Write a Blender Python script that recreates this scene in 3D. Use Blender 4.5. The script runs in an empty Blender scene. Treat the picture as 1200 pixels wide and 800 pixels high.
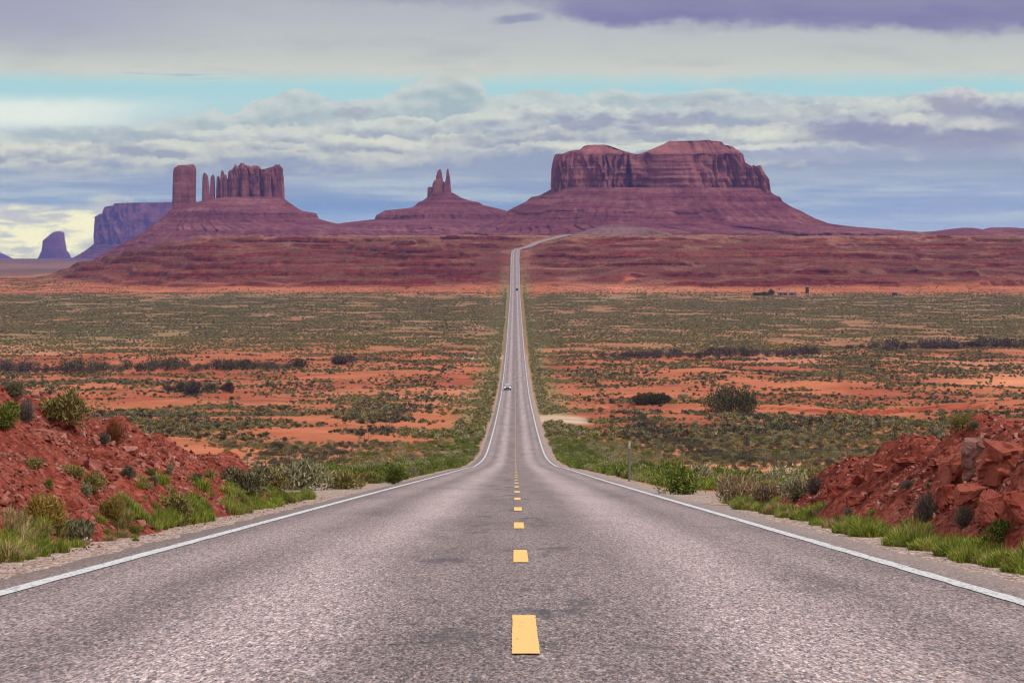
import bpy, bmesh, math, random
import numpy as np
from mathutils import Vector

R = math.radians
F = 3300.0            # focal length in photo pixels (1200 wide)
HZ = 275.0            # eye-level line in photo pixels
rng = np.random.default_rng(7)
random.seed(7)
scene = bpy.context.scene
COL = scene.collection

# ------------------------------------------------------------------ camera
cam_data = bpy.data.cameras.new("camera")
cam = bpy.data.objects.new("camera", cam_data)
COL.objects.link(cam)
cam.location = (0, 0, 0)
cam.rotation_euler = (R(90), 0, 0)
cam_data.sensor_width = 36
cam_data.lens = F / 1200 * 36
cam_data.shift_y = -(400 - HZ) / 1200
cam_data.clip_start = 0.2
cam_data.clip_end = 80000
scene.camera = cam

# ------------------------------------------------------------------ exposure / engine
scene.render.engine = "CYCLES"
scene.view_settings.view_transform = "Standard"
scene.view_settings.look = "None"
scene.view_settings.exposure = 0.0
scene.view_settings.gamma = 1.0
scene.view_settings.use_curve_mapping = False
scene.cycles.use_denoising = True
scene.cycles.denoising_prefilter = "ACCURATE"
scene.cycles.filter_width = 1.2
scene.cycles.max_bounces = 5
scene.cycles.diffuse_bounces = 3
scene.cycles.transparent_max_bounces = 8
scene.cycles.volume_bounces = 0
scene.cycles.use_adaptive_sampling = True
scene.cycles.adaptive_threshold = 0.01

SUN_EL, SUN_AZ = 52.0, 128.0       # azimuth clockwise from the view direction
SUN_STRENGTH, SUN_ANGLE = 2.5, 9.0
HAZE_DENSITY, HAZE_TOP, HAZE_COLOR = 4.2e-5, 190.0, (0.20, 0.31, 0.92)
HAZE_GLOW = (0.105, 0.14, 0.43)     # what the air itself adds over a long path
ZENITH = 0.76                       # brightness of the cloud deck overhead


def lin(r, g, b):
    def f(c):
        c /= 255.0
        return c / 12.92 if c <= 0.04045 else ((c + 0.055) / 1.055) ** 2.4
    return (f(r), f(g), f(b), 1.0)


# ------------------------------------------------------------------ node helper
class NB:
    def __init__(self, nt):
        self.nt = nt

    def new(self, t, **kw):
        n = self.nt.nodes.new(t)
        for k, v in kw.items():
            setattr(n, k, v)
        return n

    def put(self, sock, v):
        if v is None:
            return
        if isinstance(v, bpy.types.NodeSocket):
            self.nt.links.new(v, sock)
        else:
            sock.default_value = v

    def m(self, op, a, b=None, c=None, clamp=False):
        n = self.new("ShaderNodeMath", operation=op, use_clamp=clamp)
        self.put(n.inputs[0], a)
        self.put(n.inputs[1], b)
        self.put(n.inputs[2], c)
        return n.outputs[0]

    def add(self, a, b): return self.m("ADD", a, b)
    def sub(self, a, b): return self.m("SUBTRACT", a, b)
    def mul(self, a, b): return self.m("MULTIPLY", a, b)

    def sstep(self, x, lo, hi):
        n = self.new("ShaderNodeMapRange", interpolation_type="SMOOTHSTEP")
        self.put(n.inputs[0], x)
        self.put(n.inputs[1], lo)
        self.put(n.inputs[2], hi)
        return n.outputs[0]

    def lerp_range(self, x, lo, hi, a, b):
        n = self.new("ShaderNodeMapRange")
        self.put(n.inputs[0], x)
        self.put(n.inputs[1], lo)
        self.put(n.inputs[2], hi)
        self.put(n.inputs[3], a)
        self.put(n.inputs[4], b)
        return n.outputs[0]

    def mix(self, f, a, b, mode="MIX"):
        n = self.new("ShaderNodeMix", data_type="RGBA", blend_type=mode)
        self.put(n.inputs[0], f)
        self.put(n.inputs[6], a)
        self.put(n.inputs[7], b)
        return n.outputs[2]

    def xyz(self, x, y, z):
        n = self.new("ShaderNodeCombineXYZ")
        self.put(n.inputs[0], x)
        self.put(n.inputs[1], y)
        self.put(n.inputs[2], z)
        return n.outputs[0]

    def sep(self, v):
        n = self.new("ShaderNodeSeparateXYZ")
        self.put(n.inputs[0], v)
        return n.outputs

    def vscale(self, v, s):
        n = self.new("ShaderNodeVectorMath", operation="MULTIPLY")
        self.put(n.inputs[0], v)
        n.inputs[1].default_value = s
        return n.outputs[0]

    def noise(self, vec, scale=1.0, detail=6, rough=0.55, color=False, dist=0.0):
        n = self.new("ShaderNodeTexNoise")
        self.put(n.inputs["Vector"], vec)
        n.inputs["Scale"].default_value = scale
        n.inputs["Detail"].default_value = detail
        n.inputs["Roughness"].default_value = rough
        n.inputs["Distortion"].default_value = dist
        return n.outputs["Color"] if color else n.outputs["Fac"]

    def voronoi(self, vec, scale, feature="F1", out="Color", rand=1.0):
        n = self.new("ShaderNodeTexVoronoi", feature=feature)
        self.put(n.inputs["Vector"], vec)
        n.inputs["Scale"].default_value = scale
        n.inputs["Randomness"].default_value = rand
        return n.outputs[out]

    def ramp(self, f, stops, interp="LINEAR"):
        n = self.new("ShaderNodeValToRGB")
        n.color_ramp.interpolation = interp
        e = n.color_ramp.elements
        e[0].position, e[0].color = stops[0]
        e[1].position, e[1].color = stops[-1]
        for p, c in stops[1:-1]:
            k = e.new(p)
            k.color = c
        self.put(n.inputs[0], f)
        return n.outputs[0]

    def attr(self, name, out="Fac", typ="GEOMETRY"):
        n = self.new("ShaderNodeAttribute", attribute_name=name, attribute_type=typ)
        return n.outputs[out]

    def bump(self, h, strength=0.5, dist=0.05):
        n = self.new("ShaderNodeBump")
        n.inputs["Strength"].default_value = strength
        n.inputs["Distance"].default_value = dist
        self.put(n.inputs["Height"], h)
        return n.outputs[0]


# ------------------------------------------------------------------ sky
def build_sky():
    w = bpy.data.worlds.new("World")
    scene.world = w
    w.use_nodes = True
    nt = w.node_tree
    nt.nodes.clear()
    b = NB(nt)
    out = b.new("ShaderNodeOutputWorld")
    bg = b.new("ShaderNodeBackground")
    STR = 0.1
    bg.inputs[1].default_value = STR
    nt.links.new(bg.outputs[0], out.inputs[0])
    tc = b.new("ShaderNodeTexCoord")
    x, y, z = b.sep(tc.outputs["Generated"])
    U = b.add(b.mul(b.m("ARCTAN2", x, y), F), 600.0)        # azimuth and elevation, in units of about 1/58 degree
    V = b.mul(b.m("ARCSINE", z), F)
    sky = b.new("ShaderNodeTexSky", sky_type="NISHITA", sun_disc=False)
    sky.sun_elevation = R(SUN_EL)
    sky.sun_rotation = R(SUN_AZ)
    sky.altitude = 1600

    def P(su, sv, seed):
        return b.xyz(b.mul(U, su), b.mul(V, sv), seed)

    wob = b.sub(b.noise(P(1 / 90, 1 / 45, 3.3), 1, 7, 0.6), 0.5)
    wob2 = b.sub(b.noise(P(1 / 22, 1 / 16, 9.1), 1, 8, 0.62), 0.5)
    clear = b.mix(0.86, b.vscale(sky.outputs[0], (STR, STR, STR)),
                  b.ramp(b.lerp_range(V, 0, 300, 0, 1), [(0, lin(150, 172, 208)), (0.45, lin(178, 206, 212)), (0.6, lin(160, 208, 217)), (1, lin(120, 190, 220))]))
    # low streaked layers
    st = b.noise(P(1 / 260, 1 / 20, 1.7), 1, 6, 0.55)
    st2 = b.noise(P(1 / 110, 1 / 10, 5.1), 1, 6, 0.6)
    sm = b.sstep(b.add(b.mul(st, 0.6), b.mul(st2, 0.4)), 0.42, 0.66)
    blue = b.ramp(b.lerp_range(V, 0, 110, 0, 1), [(0, lin(168, 184, 216)), (0.3, lin(130, 154, 197)), (0.55, lin(148, 163, 194)), (1, lin(156, 170, 194))])
    rightlift = b.sstep(U, 820, 1080)
    blue = b.mix(b.mul(rightlift, 0.8), blue, lin(152, 166, 202))
    grey = b.ramp(b.lerp_range(V, 0, 110, 0, 1), [(0, lin(172, 186, 210)), (0.4, lin(174, 188, 204)), (0.7, lin(184, 196, 204)), (1, lin(194, 204, 204))])
    low = b.mix(sm, blue, grey)
    # thin pale streaks on the right
    low = b.mix(b.mul(b.sstep(b.noise(P(1 / 170, 1 / 7, 2.2), 1, 6, 0.6), 0.50, 0.74), b.mul(b.sstep(V, 30, 60), 0.45)), low, lin(200, 207, 210))
    # pale yellow light low in the west
    ym = b.mul(b.sstep(b.add(U, b.mul(wob, 160)), 210, 110), b.sstep(b.add(V, b.mul(wob, 45)), 46, 22))
    yel = b.mix(b.sstep(b.noise(P(1 / 60, 1 / 14, 4.4), 1, 6, 0.55), 0.42, 0.6), lin(244, 238, 206), lin(192, 193, 198))
    low = b.mix(ym, low, yel)
    colr = low
    colr = b.mix(b.sstep(V, 95, 150), colr, clear)

    def layer(colr, stops, seed, amp, amp2, bright, dark, depth, lo, hi, strength=1.0, soft=5.0, umask=None):
        soft = soft * 0.55
        top = b.ramp(b.lerp_range(U, 0, 1200, 0, 1), [(p / 1200, (v / 300,) * 3 + (1,)) for p, v in stops])
        top = b.mul(top, 300.0)
        wa = b.sub(b.noise(P(1 / 55, 1 / 34, seed), 1, 7, 0.58), 0.5)
        wb = b.sub(b.noise(P(1 / 13, 1 / 10, seed + 20), 1, 6, 0.6), 0.5)
        d = b.sub(b.add(top, b.add(b.mul(wa, amp), b.mul(wb, amp2 * 1.5))), V)
        mask = b.mul(b.sstep(d, -soft * 0.4, soft), b.sstep(V, lo, hi))
        mask = b.mul(mask, strength)
        if umask is not None:
            mask = b.mul(mask, umask)
        # relief: noise sampled towards the light and compared
        n0 = b.noise(P(1 / 64, 1 / 30, seed + 40), 1, 6, 0.52)
        n1 = b.noise(b.xyz(b.mul(b.add(U, 7), 1 / 64), b.mul(b.add(V, 8), 1 / 30), seed + 40), 1, 6, 0.52)
        e = b.mul(b.sub(n0, n1), 5.2)
        s = b.m("ADD", b.sub(b.sstep(d, depth, 0), b.sstep(d, depth, depth * 2.4)), e)
        s = b.m("ADD", b.mul(s, 0.62), 0.30, clamp=True)
        return b.mix(mask, colr, b.mix(s, dark, bright))

    # cream cloud at left, inside the gap
    cm = b.mul(b.sstep(b.add(U, b.mul(wob, 120)), 260, 60), b.mul(b.sstep(b.add(V, b.mul(wob2, 10)), 166, 146), b.sstep(V, 110, 135)))
    colr = b.mix(b.mul(cm, 0.95), colr, lin(226, 233, 226))
    # cumulus bank, back to front
    colr = layer(colr, [(0, 118), (100, 126), (180, 129), (255, 146), (270, 138), (300, 158), (350, 171), (400, 156), (440, 160), (490, 182), (525, 193), (558, 186), (572, 164), (640, 170), (680, 163), (715, 172), (790, 164), (850, 174), (880, 165), (1000, 160), (1090, 163), (1115, 174), (1150, 164), (1200, 166)],
                 2.0, 14, 9, lin(200, 208, 207), lin(166, 182, 191), 26, 80, 104, 0.95)
    colr = layer(colr, [(0, 112), (150, 118), (250, 124), (400, 132), (520, 140), (640, 150), (760, 152), (900, 150), (1040, 154), (1120, 168), (1200, 160)],
                 11.0, 34, 13, lin(208, 212, 206), lin(160, 170, 188), 22, 72, 96, 0.9)
    colr = layer(colr, [(0, 104), (150, 108), (300, 112), (500, 112), (640, 128), (760, 132), (900, 126), (1040, 138), (1120, 140), (1200, 138)],
                 23.0, 36, 14, lin(210, 213, 204), lin(156, 164, 184), 17, 66, 88, 0.88)
    colr = layer(colr, [(0, 84), (150, 92), (300, 98), (500, 98), (640, 112), (760, 110), (900, 106), (1040, 112), (1200, 112)],
                 37.0, 30, 12, lin(204, 206, 200), lin(150, 162, 190), 14, 50, 82, 0.75)
    # darker violet puffs over the bank
    pm = b.mul(b.sstep(b.noise(P(1 / 70, 1 / 22, 71), 1, 7, 0.58), 0.53, 0.66), b.mul(b.sstep(V, 96, 118), b.sstep(V, 168, 140)))
    pm = b.mul(pm, b.sstep(U, 560, 720))
    colr = b.mix(b.mul(pm, 0.75), colr, lin(146, 150, 178))
    def puff(colr, cx, cv, rx, rv, dark, light, a=0.85, soft=0.45):
        du = b.mul(b.sub(b.add(U, b.add(b.mul(wob, 60), b.mul(wob2, 26))), cx), 1 / rx)
        dv = b.mul(b.sub(b.add(V, b.add(b.mul(wob, 18), b.mul(wob2, 13))), cv), 1 / rv)
        d = b.m("SQRT", b.add(b.mul(du, du), b.mul(dv, dv)))
        k = b.mul(b.sstep(d, 1.0, 1.0 - soft), a)
        sh = b.sstep(b.add(dv, b.mul(wob2, 1.6)), 0.05, 0.85)
        return b.mix(k, colr, b.mix(sh, dark, light))
    VD, VL, CR = lin(146, 150, 180), lin(186, 192, 202), lin(226, 228, 212)
    for args in ((1000, 96, 330, 13, lin(160, 168, 194), lin(196, 203, 208), 0.7), (1120, 118, 150, 26, VD, VL, 0.8), (1010, 124, 95, 22, VD, VL, 0.8), (1112, 152, 46, 22, lin(160, 162, 184), lin(206, 206, 208), 0.9), (1180, 140, 60, 22, VD, VL, 0.85),
                 (1062, 133, 50, 10, CR, CR, 0.6, 0.9), (1140, 128, 72, 10, CR, CR, 0.55, 0.9), (690, 134, 46, 13, lin(150, 158, 182), lin(190, 198, 204), 0.8), (790, 136, 52, 14, lin(152, 158, 184), lin(192, 200, 206), 0.8), (900, 118, 80, 11, CR, CR, 0.6, 0.85), (880, 150, 60, 13, lin(176, 184, 196), lin(206, 212, 208), 0.6),
                 (410, 142, 30, 9, lin(158, 164, 182), lin(186, 194, 204), 0.6), (590, 120, 40, 9, lin(160, 170, 188), lin(190, 200, 206), 0.6), (480, 108, 120, 9, CR, CR, 0.45, 0.85), (780, 104, 200, 6, lin(222, 224, 210), lin(222, 224, 210), 0.6), (120, 118, 110, 12, lin(166, 180, 192), lin(196, 208, 208), 0.6)):
        colr = puff(colr, *args)
    # upper deck
    de = b.add(V, b.add(b.mul(wob, 14), b.mul(wob2, 5)))
    dm = b.sstep(de, 168, 196)
    deck = b.ramp(b.lerp_range(V, 180, 290, 0, 1), [(0, lin(208, 209, 200)), (0.3, lin(192, 197, 196)), (0.65, lin(182, 187, 194)), (1, lin(174, 178, 190))])
    leftp = b.mul(b.sstep(U, 330, 20), b.sstep(V, 190, 250))
    deck = b.mix(b.mul(leftp, 0.75), deck, lin(160, 160, 186))
    dn = b.noise(P(1 / 120, 1 / 26, 51), 1, 7, 0.55)
    deck = b.mix(b.mul(b.sstep(dn, 0.45, 0.75), 0.35), deck, lin(158, 164, 178))
    deck = b.mix(b.mul(b.sstep(b.noise(P(1 / 90, 1 / 4.5, 57), 1, 6, 0.55), 0.56, 0.7), b.mul(b.mul(b.sstep(V, 176, 186), b.sstep(V, 204, 192)), b.mul(b.sstep(U, 130, 170), b.sstep(U, 420, 280)))), deck, lin(168, 176, 186))
    # dark violet band high on the right, and one small dark wisp
    pd = b.add(V, b.add(b.mul(wob, 34), b.mul(wob2, 14)))
    pe = b.add(b.mul(b.sstep(U, 620, 700), 22), -22)
    pmask = b.mul(b.sstep(b.add(b.add(pd, pe), b.mul(b.sstep(U, 900, 1200), 10)), 236, 252), b.sstep(b.add(U, b.mul(wob, 90)), 600, 690))
    deck = b.mix(b.mul(pmask, 0.9), deck, b.mix(b.sstep(dn, 0.35, 0.7), lin(122, 122, 168), lin(136, 134, 172)))
    wx = b.m("ABSOLUTE", b.sub(b.add(U, b.mul(wob2, 20)), 607))
    wy = b.m("ABSOLUTE", b.sub(b.sub(V, b.mul(b.sub(U, 607), 0.10)), b.add(253, b.mul(wob2, 7))))
    wm = b.mul(b.sstep(wx, 40, 12), b.sstep(wy, 7, 2))
    deck = b.mix(b.mul(wm, 0.8), deck, lin(140, 145, 175))
    pm3 = b.mul(b.sstep(b.add(pd, 0), 262, 276), b.sstep(U, 300, 500))
    deck = b.mix(b.mul(pm3, 0.45), deck, lin(142, 146, 176))
    # the overcast overhead, out of the picture, brighter
    hi = b.sstep(V, 330, 1500)
    deck = b.mix(hi, deck, (ZENITH, ZENITH * 0.985, ZENITH * 0.97, 1))
    colr = b.mix(dm, colr, deck)
    # the sky is seen through the haze near the ground, so low down it has to be that much brighter
    path = b.m("MINIMUM", b.m("DIVIDE", HAZE_TOP, b.m("MAXIMUM", z, 0.0005)), 30000.0)
    T = b.m("EXPONENT", b.mul(path, -HAZE_DENSITY))
    glow = b.new("ShaderNodeVectorMath", operation="SCALE")
    glow.inputs[0].default_value = HAZE_GLOW
    b.put(glow.inputs["Scale"], b.sub(1.0, T))
    sub = b.new("ShaderNodeVectorMath", operation="SUBTRACT")
    b.put(sub.inputs[0], colr)
    b.put(sub.inputs[1], glow.outputs[0])
    mx_ = b.new("ShaderNodeVectorMath", operation="MAXIMUM")
    b.put(mx_.inputs[0], sub.outputs[0])
    mx_.inputs[1].default_value = (0.03, 0.03, 0.03)
    sc_ = b.new("ShaderNodeVectorMath", operation="SCALE")
    b.put(sc_.inputs[0], mx_.outputs[0])
    b.put(sc_.inputs["Scale"], b.m("DIVIDE", 1 / STR, T))
    nt.links.new(sc_.outputs[0], bg.inputs[0])


build_sky()
sun_data = bpy.data.lights.new("sun", "SUN")
sun_data.energy = SUN_STRENGTH
sun_data.angle = R(SUN_ANGLE)
sun_data.color = (1.0, 0.95, 0.88)
sun = bpy.data.objects.new("sun", sun_data)
COL.objects.link(sun)
sd = Vector((math.sin(R(SUN_AZ)) * math.cos(R(SUN_EL)), math.cos(R(SUN_AZ)) * math.cos(R(SUN_EL)), math.sin(R(SUN_EL))))
sun.rotation_euler = (-sd).to_track_quat("-Z", "Y").to_euler()
sun.location = (0, 0, 60)

# ------------------------------------------------------------------ numpy noise
_perm = np.random.default_rng(11).permutation(256)
_perm = np.concatenate([_perm, _perm])
_gr = np.random.default_rng(12).uniform(-1, 1, (256, 2))
_gr /= np.linalg.norm(_gr, axis=1)[:, None]


def perlin(x, y):
    x = np.asarray(x, float)
    y = np.asarray(y, float)
    xi = np.floor(x).astype(int)
    yi = np.floor(y).astype(int)
    xf, yf = x - xi, y - yi
    u = xf * xf * xf * (xf * (xf * 6 - 15) + 10)
    v = yf * yf * yf * (yf * (yf * 6 - 15) + 10)

    def g(ix, iy, fx, fy):
        h = _perm[(_perm[ix & 255] + iy) & 255]
        return _gr[h, 0] * fx + _gr[h, 1] * fy
    a = g(xi, yi, xf, yf)
    b = g(xi + 1, yi, xf - 1, yf)
    c = g(xi, yi + 1, xf, yf - 1)
    d = g(xi + 1, yi + 1, xf - 1, yf - 1)
    return (a + u * (b - a) + v * ((c + u * (d - c)) - (a + u * (b - a)))) * 1.5


def fbm(x, y, oct=4, gain=0.5):
    s, a = 0, 1.0
    for k in range(oct):
        s = s + a * perlin(x * 2 ** k + 17.3 * k, y * 2 ** k + 9.1 * k)
        a *= gain
    return s


def ss(x, lo, hi):
    t = np.clip((np.asarray(x, float) - lo) / (hi - lo), 0, 1)
    return t * t * (3 - 2 * t)


def pchip(xs, ys):
    xs, ys = np.array(xs, float), np.array(ys, float)
    h = np.diff(xs)
    dl = np.diff(ys) / h
    m = np.zeros_like(ys)
    m[0], m[-1] = dl[0], dl[-1]
    for i in range(1, len(xs) - 1):
        if dl[i - 1] * dl[i] > 0:
            w1, w2 = 2 * h[i] + h[i - 1], h[i] + 2 * h[i - 1]
            m[i] = (w1 + w2) / (w1 / dl[i - 1] + w2 / dl[i])

    def f(x):
        x = np.asarray(x, float)
        i = np.clip(np.searchsorted(xs, x) - 1, 0, len(xs) - 2)
        t = (x - xs[i]) / h[i]
        t2, t3 = t * t, t * t * t
        return (2 * t3 - 3 * t2 + 1) * ys[i] + (t3 - 2 * t2 + t) * h[i] * m[i] + (-2 * t3 + 3 * t2) * ys[i + 1] + (t3 - t2) * h[i] * m[i + 1]
    return f


# ------------------------------------------------------------------ terrain functions
road_z = pchip([-60, 0, 60, 120, 146, 209, 259, 354, 423, 502, 602, 753, 960, 1175, 1500, 1900, 2190, 2400, 2560, 2670, 2720, 2800, 2880, 2980, 3060, 3200, 4000],
               [3.7, -1, -5.69, -10.38, -12.4, -17.3, -21.2, -27.5, -30.7, -33.9, -37.5, -42.2, -45.6, -47.6, -47.7, -46.6, -43.6, -33.5, -25, -19.5, -15.2, -12.4, -7.9, -3.2, 0.4, -1.5, -40])
rx_curve = pchip([2650, 2720, 2760, 2800, 2880, 2980, 3060, 3200], [0, 0.8, 4, 11, 23, 43, 62, 92])


def road_x(D):
    D = np.asarray(D, float)
    return 0.055 + 0.00106 * D + np.where(D > 2650, rx_curve(np.clip(D, 2650, 3200)), 0)


base_z = pchip([2100, 2200, 2600, 3500, 5000, 8000, 12000, 30000, 60000], [-45.2, -44.6, -45.5, -50, -60, -74, -105, -262, -530])
ridge_m = pchip([-400, 30, 62, 90, 125, 160, 200, 270, 330, 1600], [0, 0.0, 0.10, 0.30, 0.48, 0.66, 0.80, 1.0, 1.0, 1.0])


def wash_d(X, D):
    """distance of (X, D) beyond the arroyo's cut bank"""
    left = 735 + 26 * fbm(X / 70, np.zeros_like(X) + 3.1, 3)
    right = 640 + 22 * fbm(X / 45, np.zeros_like(X) + 8.7, 3) - 0.10 * (X - 30)
    return D - np.where(X < 0, left, right)


def bank_left(X, D):
    """height of the left cut bank above the road plane"""
    top = np.interp(D, [0, 20, 36, 46, 50, 55, 60, 65, 70, 78, 100], [1.6, 1.65, 1.72, 1.75, 1.45, 1.15, 0.75, 0.28, 0.0, -0.5, -0.8])
    toe = 5.0 + 0.25 * fbm(D / 6, D * 0 + 1.5, 2) + ss(D, 60, 76) * 1.3
    face = (-X - toe) * 0.80
    crest = toe + top / 0.80
    back = top + (-X - crest) * 0.02
    h = np.minimum(face, back)
    rough = 0.26 * fbm(X / 2.1, D / 2.6, 4, 0.55) + 0.10 * fbm(X / 0.55, D / 0.9, 3)
    return h - 0.05 + rough * ss(h, 0.0, 0.6)


def bank_right(X, D):
    top = np.interp(D, [0, 18, 26, 31, 36, 42, 46, 50, 53, 57, 62, 70], [1.9, 1.9, 1.75, 1.62, 1.45, 1.15, 0.98, 0.78, 0.45, 0.0, -0.4, -0.6])
    toe = 4.72 + 0.20 * fbm(D / 5, D * 0 + 4.5, 2) + ss(D, 54, 62) * 0.8
    steep = np.interp(D, [0, 27, 31, 36, 40, 50, 60], [1.25, 1.4, 1.25, 1.0, 0.88, 0.95, 0.8])
    face = (X - toe) * steep
    back = top + (X - toe - top / steep) * 0.10
    h = np.minimum(face, back)
    rough = 0.24 * fbm(X / 1.7 + 40, D / 2.2, 4, 0.55) + 0.09 * fbm(X / 0.5 + 7, D / 0.7, 3)
    return h - 0.05 + rough * ss(h, 0.0, 0.5)


def ground(X, D, full=False):
    X = np.asarray(X, float)
    D = np.asarray(D, float)
    cx = road_x(np.clip(D, 0, 3200))
    off = X - cx
    ao = np.abs(off)
    rz = road_z(np.clip(D, -60, 4000))
    zb = np.where(D > 2150, base_z(np.clip(D, 2100, 60000)), rz)
    # ridge
    a = X / np.maximum(D, 1) * F + 600
    Dw = D + 110 * fbm(X / 330, D / 900 + 2, 3) + 40 * fbm(X / 60 + 5, D / 160, 3)
    Dw = np.where(a < 600, Dw + 90 * ss(a, 600, 500) * ss(a, 120, 330), Dw)
    prof = road_z(np.clip(Dw, 2150, 3050)) - base_z(np.clip(D, 2150, 60000))
    back = 1 - ss(D, 3180 + 100 * fbm(X / 500, D * 0 + 1, 2), 3900)
    lift = np.maximum(prof, 0) * ridge_m(np.clip(a, -400, 1600)) * back * ss(D, 2150, 2260)
    # strata: treads and risers
    ph = 0.50 * fbm(X / 110 + 9, D / 500, 3) + 0.12 * fbm(X / 25, D / 90 + 3, 3)
    q = lift / 7.5 + ph
    qf = q - np.floor(q)
    ter = (np.floor(q) + ss(qf, 0.60, 0.76) - ph) * 7.5
    q2 = lift / 2.6 + 0.6 * fbm(X / 45 + 2, D / 120 + 7, 4)
    ter2 = (np.floor(q2) + ss(q2 - np.floor(q2), 0.4, 0.85) - q2) * 2.6
    strength = np.where(a < 610, 0.95, 0.70) * ss(lift, 1.5, 8) * (0.55 + 0.45 * ss(fbm(X / 120, D / 260 + 4, 3), -0.35, 0.2))
    rl = lift * (1 - strength) + np.maximum(ter, 0) * strength
    rl = rl + 0.55 * ter2 * ss(lift, 1.5, 6)
    rl = rl + 1.0 * fbm(X / 24, D / 36, 4) * ss(lift, 1, 8)
    rl = np.minimum(rl, 47.5)
    z = np.where(D > 2150, zb + rl, zb)
    # far undulation and near undulation away from the road
    und = 0.9 * fbm(X / 55, D / 70, 4) + 0.22 * fbm(X / 9, D / 11, 3)
    z = z + und * ss(ao, 7, 45) * ss(D, 70, 200) * (1 - 0.6 * ss(D, 900, 1500))
    z = z + ss(D, 3500, 6000) * 5 * fbm(X / 700, D / 900, 3)
    # slight ditch beside the road
    z = z - 0.5 * ss(ao, 5.2, 8.5) * (1 - ss(ao, 11, 24)) * ss(D, 85, 150)
    # arroyo with a cut bank that faces the camera
    wd = wash_d(X, D)
    am = np.where(X < 0, ss(-X, 30, 60), ss(X, 12, 22)) * (0.45 + 0.55 * ss(perlin(X / 55 + 3, X * 0), -0.3, 0.2))
    cut = -1.7 * ss(wd, -34, -5) * (1 - ss(wd, 0, 2.2))
    z = z + np.where(D < 1200, cut * am, 0)
    # road corridor
    wcor = 1 - ss(ao, 6, np.where(D > 2200, 40, 16))
    rz2 = road_z(np.clip(D, -60, 4000))
    z = np.where(D < 3300, z * (1 - wcor) + rz2 * wcor, z)
    z = z - 0.03 - 0.0002 * np.clip(D, 0, 3300) * (1 - ss(ao, 5, 9))
    if full:
        return z, dict(off=off, a=a, lift=lift, q=qf, wd=wd, am=am, strength=strength)
    return z


def surf(X, D):
    z = ground(X, D)
    X = np.asarray(X, float)
    D = np.asarray(D, float)
    rz = -1 - 0.0782 * D
    cx = road_x(np.clip(D, 0, 3000))
    z = np.where((D < 84) & (X < -4.6), np.maximum(z, rz + bank_left(X - cx, D)), z)
    z = np.where((D < 64) & (X > 4.3), np.maximum(z, rz + bank_right(X - cx, D)), z)
    return z


_Dm = np.concatenate([np.arange(11, 130, 0.05), np.arange(130, 400, 0.25), np.arange(400, 3300, 1.0)])


def at(px, py):
    """the point of the terrain seen at a photo pixel"""
    sx, sz = (px - 600) / F, (HZ - py) / F
    hit = sz * _Dm <= surf(sx * _Dm, _Dm)
    i = int(np.argmax(hit)) if hit.any() else len(_Dm) - 1
    D = _Dm[i]
    return float(sx * D), float(D), float(surf(np.array([sx * D]), np.array([D]))[0])


# ------------------------------------------------------------------ mesh / object helpers
def mesh_from(name, verts, faces, mats=(), smooth=False, attrs=None):
    me = bpy.data.meshes.new(name)
    verts = np.asarray(verts, np.float32)
    if isinstance(faces, np.ndarray):
        nf, k = faces.shape
        me.vertices.add(len(verts))
        me.vertices.foreach_set("co", verts.ravel())
        me.loops.add(nf * k)
        me.loops.foreach_set("vertex_index", faces.astype(np.int32).ravel())
        me.polygons.add(nf)
        me.polygons.foreach_set("loop_start", np.arange(0, nf * k, k, dtype=np.int32))
        me.polygons.foreach_set("loop_total", np.full(nf, k, np.int32))
        me.update(calc_edges=True)
    else:
        me.from_pydata([tuple(v) for v in verts], [], faces)
    me.polygons.foreach_set("use_smooth", np.full(len(me.polygons), smooth))
    for m in mats:
        me.materials.append(m)
    for k, v in (attrs or {}).items():
        v = np.asarray(v, np.float32)
        if v.ndim == 2:
            at_ = me.attributes.new(k, "FLOAT_COLOR", "POINT")
            at_.data.foreach_set("color", v.ravel())
        else:
            at_ = me.attributes.new(k, "FLOAT", "POINT")
            at_.data.foreach_set("value", v)
    me.update()
    return me


def link(name, me, parent=None, loc=(0, 0, 0), rz=0.0):
    o = bpy.data.objects.new(name, me)
    COL.objects.link(o)
    o.location = loc
    o.rotation_euler = (0, 0, rz)
    if parent is not None:
        o.parent = parent
    return o


def tag(o, label=None, cat=None, group=None, kind=None):
    if label:
        o["label"] = label
    if cat:
        o["category"] = cat
    if group:
        o["group"] = group
    if kind:
        o["kind"] = kind
    return o


def grid_faces(nr, nc, wrap=False):
    r = np.arange(nr - 1)[:, None]
    c = np.arange(nc if wrap else nc - 1)[None, :]
    c2 = (c + 1) % nc
    f = np.stack([r * nc + c, r * nc + c2, (r + 1) * nc + c2, (r + 1) * nc + c], -1)
    return f.reshape(-1, 4)


def material(name, rough=0.9, spec=0.2):
    m = bpy.data.materials.new(name)
    m.use_nodes = True
    nt = m.node_tree
    p = nt.nodes["Principled BSDF"]
    p.inputs["Roughness"].default_value = rough
    p.inputs["Specular IOR Level"].default_value = spec
    return m, NB(nt), p


def plain(name, rgb, rough=0.6, spec=0.4, metal=0.0, var=0.12):
    m, b, p = material(name, rough, spec)
    tc = b.new("ShaderNodeTexCoord")
    n = b.noise(tc.outputs["Object"], 6, 4)
    c = b.mix(n, tuple(v * (1 - var) for v in rgb) + (1,), tuple(min(1, v * (1 + var)) for v in rgb) + (1,))
    b.put(p.inputs["Base Color"], c)
    p.inputs["Metallic"].default_value = metal
    return m


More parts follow.
